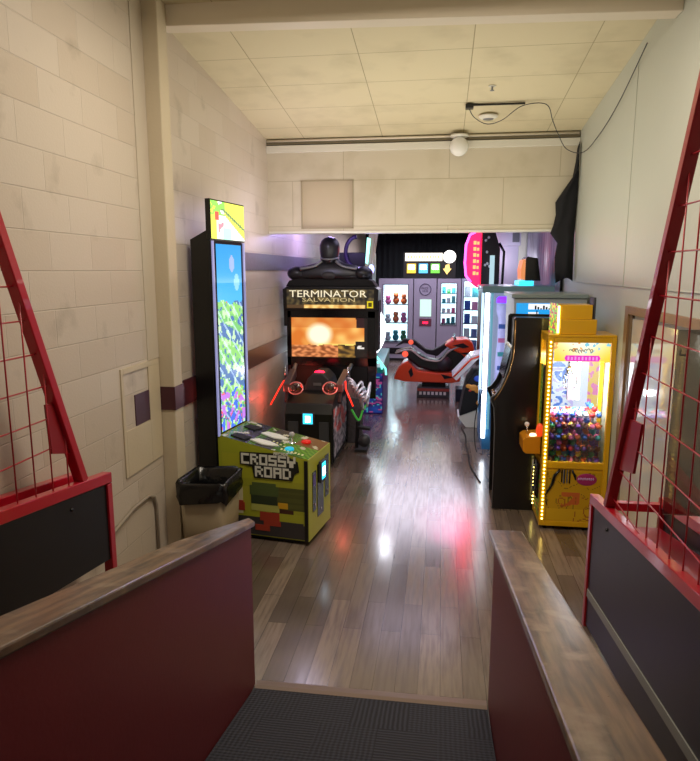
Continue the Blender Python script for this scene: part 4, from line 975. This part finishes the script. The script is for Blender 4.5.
# ------------------------------------------------------------------ black upright cabinet behind the claw machine
U = thing('arcade_machine', 'black upright arcade machine with a curved side behind the yellow claw machine', 'arcade machine', (0.85, 5.7, 0))
prof = [(0.600, 1.65), (0.598, 1.44), (0.592, 1.34), (0.575, 1.25), (0.55, 1.16), (0.515, 1.07), (0.475, 1.01), (0.438, 0.985), (0.440, 0.96), (0.468, 0.90), (0.480, 0.72), (0.485, 0.0), (1.20, 0.0), (1.20, 1.63), (1.16, 1.66), (0.615, 1.665)]
M_ubl = mat('black_vinyl_warm', '#0e0b09', 0.3, coat=0.3)
for y0 in (5.43, 5.90): part('side_panel', B().prism(prof, 1, y0, y0 + 0.022), M_ubl, U, 0.003)
inner = [(x + 0.03 if x < 1 else x - 0.02, max(zz - 0.02, 0.05) if zz > 0.1 else 0.05) for x, zz in prof]
part('body', B().prism(inner, 1, 5.452, 5.90), M_black, U)
for y0 in (5.428, ):
    pr = [(0.612, 5.426, 1.64), (0.612, 5.426, 1.44), (0.604, 5.426, 1.32), (0.58, 5.426, 1.21), (0.545, 5.426, 1.11), (0.505, 5.426, 1.03), (0.462, 5.426, 0.965)]
    part('edge_trim', B().tube(pr, 0.006, 6), mat('copper_trim', '#b08a5c', 0.25, 0.8), U)
part('edge_trim', B().tube([(x - 0.002, 5.44, zz) for x, zz in prof[:12]], 0.006, 6), M_grey, U)
part('screen', B().prism([(0.585, 1.40), (0.60, 1.42), (0.55, 1.14), (0.535, 1.15)], 1, 5.47, 5.88), mat('dark_screen', '#101828', 0.1), U)
b = B()
for k in range(3): b.lathe([(0.014, 0), (0.014, 0.012)], (0.478, 5.55 + k * 0.1, 0.985), 10)
part('button', b, mat('copper_trim'), U)

# ------------------------------------------------------------------ grey prize cabinet with a blue sign
G = thing('prize_machine', 'grey prize machine with a blue and white sign behind the black upright machine', 'prize machine', (0.97, 6.2, 0))
part('body', B().box(0.655, 1.29, 5.98, 6.70, 0, 1.80), mat('grey_laminate', '#a6aaa8', 0.4), G, 0.006)
part('top_rail', B().box(0.63, 1.295, 5.96, 6.72, 1.801, 1.835), mat('teal_grey', '#8c9a9c', 0.35), G, 0.004)
sg_ = part('sign', B().box(0.675, 1.25, 5.972, 5.979, 1.57, 1.755), mat('sign_blue', '#1f86c8', 0.3, emit='#1f9ce8', strength=0.9), G)
b = B(); b.m = 0; b.box(0.78, 1.07, 5.967, 5.972, 1.70, 1.75); b.box(0.78, 0.87, 5.967, 5.972, 1.575, 1.675)
b.m = 1
for k in range(9): b.box(0.835 + k * 0.024, 0.85 + k * 0.024, 5.964, 5.967, 1.70, 1.735 - 0.012 * (k % 3))
b.box(0.82, 0.828, 5.964, 5.967, 1.60, 1.64); b.box(0.84, 0.85, 5.964, 5.967, 1.60, 1.64); b.box(0.85, 0.86, 5.964, 5.967, 1.64, 1.69)
part('sign_lettering', b, [mat('sign_white', '#f0f4f8', 0.4, emit='#f0f4ff', strength=0.8), M_blackg], sg_)

# ------------------------------------------------------------------ tall glass prize machine with light columns
A2 = thing('prize_machine', 'tall glass prize machine with glowing white corner post', 'prize machine', (0.85, 7.8, 0))
part('base', B().box(0.50, 1.22, 7.32, 8.24, 0.0, 0.55), mat('teal_base', '#2c5f86', 0.3, emit='#2060a0', strength=0.15), A2, 0.006)
part('light_post', B().box(0.485, 0.53, 7.27, 7.31, 0.15, 1.80), E_white, A2, label='glowing white corner post')
part('light_post', B().box(0.548, 0.575, 7.29, 7.31, 0.25, 1.80), mat('teal_post', '#55808c', 0.3, emit='#70c0e0', strength=0.35), A2)
part('light_post', B().box(0.50, 0.53, 8.18, 8.22, 0.25, 1.80), em('lit_cool_soft', '#c0e4ff', 1.6), A2)
part('top_frame', B().box(0.45, 1.215, 7.25, 8.26, 1.80, 1.875), mat('teal_frame', '#7094a0', 0.35), A2, 0.005)
part('back_panel', B().box(1.17, 1.20, 7.33, 8.22, 0.55, 1.80), em('lit_pale', '#d8d8f4', 0.8, '#888899'), A2)
part('side_glass', B().box(0.58, 1.17, 7.30, 7.305, 0.55, 1.80), M_glass, A2)
part('inner_panel', B().box(0.58, 1.16, 8.17, 8.20, 0.55, 1.80), em('lit_lilac', '#a8b0cc', 0.5, '#888899'), A2)
b = B().lathe([(0.06, 0.56), (0.065, 1.0), (0.05, 1.2), (0.045, 1.50), (0.07, 1.58), (0.075, 1.68)], (0.70, 7.55, 0), 18)
cl = part('column', b, mat('lilac_column', '#b8b0d8', 0.25, emit='#c8c0ff', strength=0.3), A2)
part('column_cap', B().lathe([(0.075, 0), (0.07, 0.05), (0.045, 0.07)], (0.70, 7.55, 1.681), 18), E_purple, cl, label='glowing purple cap')
b = B()
for k in range(5): b.m = k % 3; b.box(0.655, 0.745, 7.465, 7.473, 0.75 + 0.16 * k, 0.80 + 0.16 * k)
part('column_marks', b, [mat('toy_pink'), mat('toy_blue'), mat('toy_teal')], cl)
# shelf items
# ------------------------------------------------------------------ small racing cabinet
D = thing('arcade_machine', 'low black racing machine side with white wedge base and bright cartoon blobs', 'arcade machine', (0.43, 8.6, 0))
part('base', B().prism([(0.25, 0.14), (0.36, 0.0), (0.74, 0.0), (0.74, 0.34)], 1, 8.36, 8.82), M_wvin, D, 0.005)
part('side_panel', B().prism([(0.27, 0.155), (0.32, 0.45), (0.36, 0.62), (0.44, 0.74), (0.62, 0.80), (0.74, 0.80), (0.74, 0.355)], 1, 8.34, 8.84), M_blackm, D, 0.006)
b = B()
for m_, x, zz, r in ((0, 0.44, 0.54, 0.06), (0, 0.50, 0.50, 0.045), (0, 0.53, 0.34, 0.05), (1, 0.50, 0.66, 0.06), (1, 0.58, 0.60, 0.05), (2, 0.52, 0.56, 0.03), (0, 0.38, 0.56, 0.04), (3, 0.40, 0.50, 0.02)):
    b.m = m_; b.ball((x, 8.338, zz), r, 0.006, r * 0.7, 14, 6)
part('side_artwork', b, [mat('blob_orange', '#e8a040', 0.4), mat('blob_blue', '#2c58d0', 0.4), M_wvin, mat('blob_red', '#d04030', 0.4)], D)
part('front_wing', B().prism([(0.16, 0.68), (0.22, 0.62), (0.48, 0.90), (0.62, 0.97), (0.62, 1.02), (0.40, 0.95)], 1, 8.36, 8.80), mat('white_plastic', '#e4e0e6', 0.25, coat=0.4), D, 0.01)
part('wing_trim', B().tube([(0.18, 8.35, 0.67), (0.40, 8.35, 0.91), (0.6, 8.35, 0.99)], 0.012, 8), M_org, D)
b = B().tube(curve([(0.30, 8.30, 0.008), (0.34, 7.9, 0.008), (0.33, 7.5, 0.008), (0.34, 7.1, 0.008), (0.35, 6.6, 0.008), (0.42, 6.1, 0.008)], 8), 0.007, 6)
single('cable', b, M_rub, 'black power cable lying on the floor beside the prize machines', 'cable')
b = B().tube(curve([(0.50, 7.262, 0.75), (0.42, 7.2, 0.45), (0.41, 7.2, 0.2), (0.44, 7.2, 0.008), (0.49, 7.1, 0.008)], 8), 0.006, 6)
single('cable', b, M_rub, 'black cable hanging in a loop from the glass prize machine', 'cable')

# ------------------------------------------------------------------ machine with the red oval sign
O = thing('arcade_machine', 'dark tall arcade machine with a glowing red curved sign', 'arcade machine', (0.8, 9.5, 0))
part('body', B().box(0.56, 1.15, 9.3, 10.1, 0, 1.80), M_black, O, 0.008)
part('head_panel', B().prism([(0.545, 1.801), (0.80, 1.801), (0.80, 2.35), (0.72, 2.60), (0.545, 2.62)], 1, 9.35, 9.8), mat('black_speckled', '#1a1620', 0.3, var=0.5, vscale=60), O, 0.01)
b = B().prism([(0.34, 1.98), (0.40, 1.88), (0.50, 1.80), (0.54, 1.80), (0.54, 2.62), (0.47, 2.60), (0.38, 2.53), (0.33, 2.40), (0.325, 2.15)], 1, 9.42, 9.62)
sg_ = part('curved_sign', b, E_red, O, 0.012, label='glowing red curved sign')
part('sign_edge', B().tube([(0.50, 9.40, 2.60), (0.38, 9.40, 2.54), (0.33, 9.40, 2.40), (0.32, 9.40, 2.15), (0.34, 9.40, 1.97), (0.41, 9.40, 1.88)], 0.016, 8), E_pink, sg_, label='pink neon edge')
b = B()
for k in range(6): b.box(0.435, 0.475, 9.412, 9.419, 1.98 + 0.085 * k, 2.03 + 0.085 * k); b.box(0.485, 0.515, 9.412, 9.419, 1.98 + 0.085 * k, 2.02 + 0.085 * k)
part('sign_lettering', b, em('lit_sign_orange', '#ff8a50', 3.0), sg_)
b = B()
for x, zz in ((0.60, 2.46), (0.64, 2.5), (0.62, 2.3), (0.60, 2.12), (0.66, 2.1), (0.63, 2.14)): b.ball((x, 9.345, zz), 0.018, 0.006, 0.02, 8, 5)
part('panel_marks', b, M_wvin, O)
part('light_column', B().box(0.66, 0.72, 9.22, 9.29, 1.81, 2.25), em('lit_pale_teal', '#b8dce8', 1.0), O, label='pale lit column')
part('glass_frame', B().tube([(0.78, 9.3, 1.82), (0.84, 9.3, 1.86), (0.85, 9.3, 2.3), (0.78, 9.3, 2.42)], 0.018, 8), M_blackg, O)

# ------------------------------------------------------------------ white boxes and monitor at the right rear
point('cabinet_fill', (0.95, 9.95, 2.2), 7, (0.85, 0.82, 1.0), 0.1)  # unseen fill added to light up the white cabinet
Wc = thing('storage_cabinet', 'tall white cabinet standing against the right wall beyond the opening', 'cabinet', (1.02, 10.6, 0))
part('body', B().box(0.82, 1.17, 10.4, 10.85, 0, 2.42), mat('white_cabinet', '#cfcbdc', 0.4), Wc, 0.006)
part('top_box', B().box(0.74, 1.19, 10.3, 10.85, 2.421, 2.66), mat('white_cabinet'), Wc, 0.008)
part('vent', B().box(1.06, 1.16, 10.285, 10.299, 2.47, 2.63), M_grey, Wc)
Mn = thing('monitor', 'black slanted monitor box with an orange side on top of the glass prize machine', 'monitor', (1.0, 7.75, 1.876))
part('housing', B().prism([(0.93, 1.93), (1.10, 1.93), (1.06, 2.18), (0.95, 2.20), (0.93, 2.18)], 1, 7.5, 7.9), M_blackg, Mn, 0.006)
part('side_panel', B().prism([(0.885, 1.95), (0.925, 1.94), (0.925, 2.17), (0.90, 2.16), (0.88, 2.06)], 1, 7.5, 7.85), em('lit_peach', '#ffa060', 0.8), Mn, label='orange lit side')
part('base', B().box(0.86, 1.02, 7.47, 7.92, 1.877, 1.928), E_cyan, Mn, label='cyan lit base')

# ------------------------------------------------------------------ prize vending machines at the far end
VY_ = 14.55
M_vend = mat('vend_grey', '#8c8698', 0.35)
E_vin = em('vend_light', '#e4fbff', 2.6)
def vend(x0, x1, label, win, name='vending_machine', bodym=None):
    t = thing(name, label, 'vending machine', ((x0 + x1) / 2, VY_ + 0.4, 0), 0, None)
    bm_ = bodym or M_vend; wx0, wx1, wz0, wz1 = win; yb = VY_
    b = B(); b.box(x0, wx0, yb, yb + 0.45, 0.06, 1.86); b.box(wx1, x1, yb, yb + 0.45, 0.06, 1.86)
    b.box(wx0, wx1, yb, yb + 0.45, 0.06, wz0); b.box(wx0, wx1, yb, yb + 0.45, wz1, 1.86)
    part('cabinet', b, bm_, t)
    part('interior_back', B().box(wx0, wx1, yb + 0.40, yb + 0.45, wz0, wz1), E_vin, t, label='bright lit interior')
    point('vend_lamp', ((x0 + x1) / 2, VY_ + 0.06, 1.70), 9, (0.9, 1, 1))
    part('plinth', B().box(x0 + 0.02, x1 - 0.02, yb + 0.03, yb + 0.42, 0, 0.06), M_blackm, t)
    part('window', B().box(wx0, wx1, yb + 0.01, yb + 0.018, wz0, wz1), M_glass, t)
    b = B()
    for a, c_, e_, f_ in ((wx0 - 0.02, wx1 + 0.02, wz1, wz1 + 0.02), (wx0 - 0.02, wx1 + 0.02, wz0 - 0.02, wz0), (wx0 - 0.02, wx0, wz0, wz1), (wx1, wx1 + 0.02, wz0, wz1)): b.box(a, c_, yb - 0.008, yb, e_, f_)
    part('window_frame', b, mat('frame_grey', '#5d5868', 0.35), t)
    return t
v1 = vend(-1.40, -0.63, 'left grey prize vending machine with a wide lit window', (-1.30, -0.75, 0.42, 1.72))
part('delivery_slot', B().box(-1.22, -0.80, VY_ - 0.012, VY_, 0.16, 0.30), M_blackg, v1)
v2 = thing('prize_kiosk', 'narrow grey kiosk with a round emblem between the prize vending machines', 'kiosk', (-0.35, VY_ + 0.3, 0))
part('body', B().box(-0.61, -0.11, VY_ - 0.005, VY_ + 0.45, 0.0, 1.86), M_vend, v2, 0.006)
b = B().tube([(-0.36 + 0.125 * math.cos(k / 32 * 2 * PI), VY_ - 0.012, 1.62 + 0.125 * math.sin(k / 32 * 2 * PI)) for k in range(32)], 0.009, 6, True)
b.sm = False
em_ = part('emblem', b, mat('emblem_dark', '#3f3350', 0.4), v2)
b = text_b('PRIZE', 0.062, (-0.452, VY_ - 0.008, 1.625), (1, 0, 0), (0, 0, 1), 0.002); text_b('HUB', 0.062, (-0.422, VY_ - 0.008, 1.565), (1, 0, 0), (0, 0, 1), 0.002, b=b)
part('emblem_text', b, mat('emblem_dark'), em_)
part('touch_screen', B().box(-0.47, -0.22, VY_ - 0.018, VY_ - 0.006, 1.02, 1.40), em('lit_touch', '#d8fff0', 1.1), v2, label='bright touch screen')
part('slot_panel', B().box(-0.48, -0.21, VY_ - 0.018, VY_ - 0.006, 0.80, 0.97), mat('slot_maroon', '#5a2a3c', 0.4), v2, 0.004)
part('slot', B().box(-0.40, -0.29, VY_ - 0.024, VY_ - 0.019, 0.86, 0.90), E_red, v2, label='red lit slot')
v3 = vend(-0.09, 0.43, 'grey prize vending machine with a narrow lit window right of the kiosk', (0.0, 0.33, 0.83, 1.75))
v4 = vend(0.45, 1.20, 'lit prize locker rack with blue shelves at the far right', (0.50, 1.16, 0.20, 1.80), 'prize_locker', mat('locker_pale', '#a8b0c8', 0.3))
cols = ['pink', 'teal', 'white', 'red', 'green', 'blue', 'purple', 'yellow']
def shelves(t, x0, x1, zs, n_, what, where, grp, h=(0.12, 0.2), pal=cols):
    for r, zz in enumerate(zs):
        part('shelf', B().box(x0, x1, VY_ + 0.06, VY_ + 0.38, zz - 0.014, zz), mat('shelf_dark', '#4a5060', 0.4), t)
        for k in range(n_):
            wv_ = (x1 - x0) / n_; xx = x0 + wv_ * (k + 0.5); c_ = random.choice(pal); hh = random.uniform(*h)
            b = B(); 
            if what == 'prize_box':
                b.box(xx - wv_ * 0.38, xx + wv_ * 0.38, VY_ + 0.10, VY_ + 0.30, zz + 0.0005, zz + hh)
                nm = 'box'
            else:
                b.ball((xx, VY_ + 0.2, zz + hh * 0.35), wv_ * 0.42, 0.06, hh * 0.349); b.ball((xx, VY_ + 0.17, zz + hh * 0.82), wv_ * 0.34, 0.05, hh * 0.24)
                b.ball((xx - wv_ * 0.2, VY_ + 0.17, zz + hh * 1.0), wv_ * 0.09, 0.02, hh * 0.09, 8, 5); b.ball((xx + wv_ * 0.2, VY_ + 0.17, zz + hh * 1.0), wv_ * 0.09, 0.02, hh * 0.09, 8, 5)
                nm = 'plush toy'
            rown = ['bottom', 'second', 'third', 'fourth', 'fifth', 'sixth'][r]; place = ['far left', 'mid left', 'mid right', 'far right'] if n_ > 3 else (['left', 'middle', 'right'] if n_ == 3 else ['left', 'right'])
            single(what, b, mat('toy_' + c_), '%s %s, %s of %s shelf from bottom %s' % (c_, nm, place[k], rown, where), 'toy' if what != 'prize_box' else 'box', grp)
random.seed(5)
shelves(v1, -1.295, -0.755, [0.44, 0.86, 1.28], 3, 'plush_toy', 'in wide left machine', 'plush toys in the left vending machine', (0.18, 0.25), ['white', 'pink', 'teal', 'orange', 'white', 'red', 'green'])
shelves(v3, 0.005, 0.325, [0.86, 1.09, 1.32, 1.53], 3, 'prize_box', 'in narrow right machine', 'boxed prizes in the narrow vending machine', (0.09, 0.15), ['white', 'teal', 'green', 'white', 'pink'])
shelves(v4, 0.505, 1.155, [0.24, 0.55, 0.86, 1.17, 1.46], 4, 'prize_box', 'in blue locker rack', 'boxed prizes in the locker rack', (0.16, 0.24), ['teal', 'blue', 'white', 'teal', 'blue', 'pink'])

# lit sign above
Sg = thing('lit_sign', 'lit sign with white bar, disc, three coloured squares and arrow above the kiosk', 'sign', (-0.3, VY_ + 0.2, 1.86))
part('backboard', B().box(-0.86, 0.30, VY_ + 0.10, VY_ + 0.14, 1.861, 2.44), M_blackm, Sg)
b = B().box(-0.82, 0.0, VY_ + 0.06, VY_ + 0.10, 2.25, 2.42); pb = part('text_bar', b, em('lit_bar', '#fff4e0', 3.0), Sg, 0.008)
b = B()
for k in range(12): b.box(-0.76 + k * 0.06, -0.725 + k * 0.06, VY_ + 0.054, VY_ + 0.059, 2.31, 2.365)
part('bar_lettering', b, mat('amber_ink', '#e0a050', 0.4, emit='#e8a860', strength=1.0), pb)
part('disc', B().cyl((0.16, VY_ + 0.05, 2.34), (0.16, VY_ + 0.10, 2.34), 0.14, 28), em('lit_disc', '#fffaf4', 3.0), Sg)
for k, (m_, n_) in enumerate(((E_yel, 'amber'), (em('lit_sky', '#5ac0ff', 1.6), 'sky blue'), (E_green, 'green'))):
    x0 = -0.78 + k * 0.265
    sq = part('square', B().box(x0, x0 + 0.20, VY_ + 0.06, VY_ + 0.10, 1.98, 2.19), m_, Sg, 0.004, label='lit %s square' % n_)
    part('square_mark', B().box(x0 + 0.03, x0 + 0.17, VY_ + 0.055, VY_ + 0.059, 2.06, 2.16), E_white, sq)
    part('icon', B().box(x0 + 0.08, x0 + 0.12, VY_ + 0.050, VY_ + 0.054, 2.10, 2.14), M_dgrey, sq)
b = B().prism([(0.08, 2.16), (0.06, 2.08), (0.02, 2.08), (0.11, 1.95), (0.21, 2.08), (0.17, 2.08), (0.16, 2.18)], 1, VY_ + 0.06, VY_ + 0.10)
part('arrow', b, em('lit_arrow', '#ffd87a', 1.8), Sg, label='yellow arrow pointing down')

# ------------------------------------------------------------------ motorcycle ride
Q = thing('motorcycle_ride', 'orange and black motorcycle ride game in the middle of the far floor', 'arcade ride', (-0.15, 10.5, 0))
part('floor_box', B().box(-0.36, 0.17, 10.3, 10.75, 0.0, 0.17), M_dgrey, Q, 0.01)
b = B()
for k in range(7): b.box(-0.32 + k * 0.065, -0.28 + k * 0.065, 10.292, 10.30, 0.05, 0.10)
part('box_lettering', b, M_wvin, Q)
part('box_band', B().box(-0.35, 0.16, 10.291, 10.299, 0.112, 0.155), mat('dull_red', '#a8443a', 0.4), Q)
part('neck', B().box(-0.28, 0.10, 10.36, 10.7, 0.17, 0.27), M_blackm, Q)
b = B().prism([(-0.74, 0.30), (-0.70, 0.42), (-0.60, 0.56), (-0.52, 0.60), (-0.36, 0.45), (-0.05, 0.41), (0.22, 0.42), (0.34, 0.36), (0.33, 0.28), (0.20, 0.25), (-0.55, 0.26)], 1, 10.28, 10.75)
part('lower_fairing', b, M_org, Q, 0.02)
for pp in ([(-0.50, 0.43), (-0.45, 0.50), (-0.42, 0.38), (-0.46, 0.33)], [(0.02, 0.40), (0.22, 0.35), (0.08, 0.32)]): part('fairing_mark', B().prism(pp, 1, 10.268, 10.278), M_blackm, Q)
b = B().prism([(-0.64, 0.76), (-0.44, 0.76), (-0.18, 0.62), (-0.02, 0.60), (0.10, 0.74), (0.30, 0.84), (0.46, 0.80), (0.50, 0.66), (0.44, 0.50), (0.20, 0.43), (-0.10, 0.42), (-0.34, 0.48), (-0.50, 0.60)], 1, 10.36, 10.68)
part('body', b, M_black, Q, 0.04)
for y0 in (10.33, 10.60):
    b = B().tube(curve([(-0.72, y0, 0.72), (-0.60, y0, 0.76), (-0.46, y0, 0.77), (-0.28, y0, 0.64), (-0.10, y0, 0.60), (0.02, y0, 0.62), (0.14, y0, 0.76), (0.30, y0, 0.84)], 5), 0.016, 8)
    part('chrome_rail', b, mat('pale_rail', '#b9b2a8', 0.25, 0.3), Q)
b = B().prism([(-0.74, 0.80), (-0.58, 0.87), (-0.42, 0.84), (-0.22, 0.70), (-0.04, 0.66), (0.02, 0.72), (0.20, 0.90), (0.16, 0.93), (0.0, 0.82), (-0.12, 0.76), (-0.24, 0.78), (-0.42, 0.92), (-0.58, 0.94)], 1, 10.46, 10.62)
part('seat', b, M_blackm, Q, 0.02)
b = B().prism([(0.06, 0.86), (0.20, 0.96), (0.42, 0.97), (0.52, 0.90), (0.55, 0.76), (0.50, 0.66), (0.42, 0.64), (0.34, 0.72), (0.20, 0.78)], 1, 10.32, 10.72)
fc = part('front_cowl', b, M_org, Q, 0.035)
b = B().prism([(0.20, 0.86), (0.36, 0.90), (0.46, 0.84), (0.36, 0.82)], 1, 10.30, 10.318); b.prism([(0.32, 0.74), (0.50, 0.76), (0.47, 0.70)], 1, 10.30, 10.318)
part('cowl_marks', b, M_blackm, fc)
part('wheel_disc', B().cyl((0.08, 10.33, 0.56), (0.08, 10.358, 0.56), 0.12, 24), M_dgrey, Q)
for x, zz, s_ in ((-0.56, 0.705, 1.0), (-0.47, 0.90, 0.8)):
    part('tail_light', B().ball((x, 10.34, zz), 0.05 * s_, 0.02, 0.05 * s_), em('lit_tail', '#ff5a40', 1.2), Q, label='round red tail light')
part('handlebar', B().tube([(0.24, 10.18, 0.98), (0.22, 10.34, 1.0), (0.22, 10.7, 1.0), (0.24, 10.86, 0.98)], 0.014, 8), M_blackg, Q)
single('floor_box', B().box(0.26, 0.50, 10.05, 10.35, 0.0, 0.20), mat('navy_box', '#101a34', 0.3), 'small dark blue box on the floor right of the motorcycle ride', 'box', bevel=0.01)
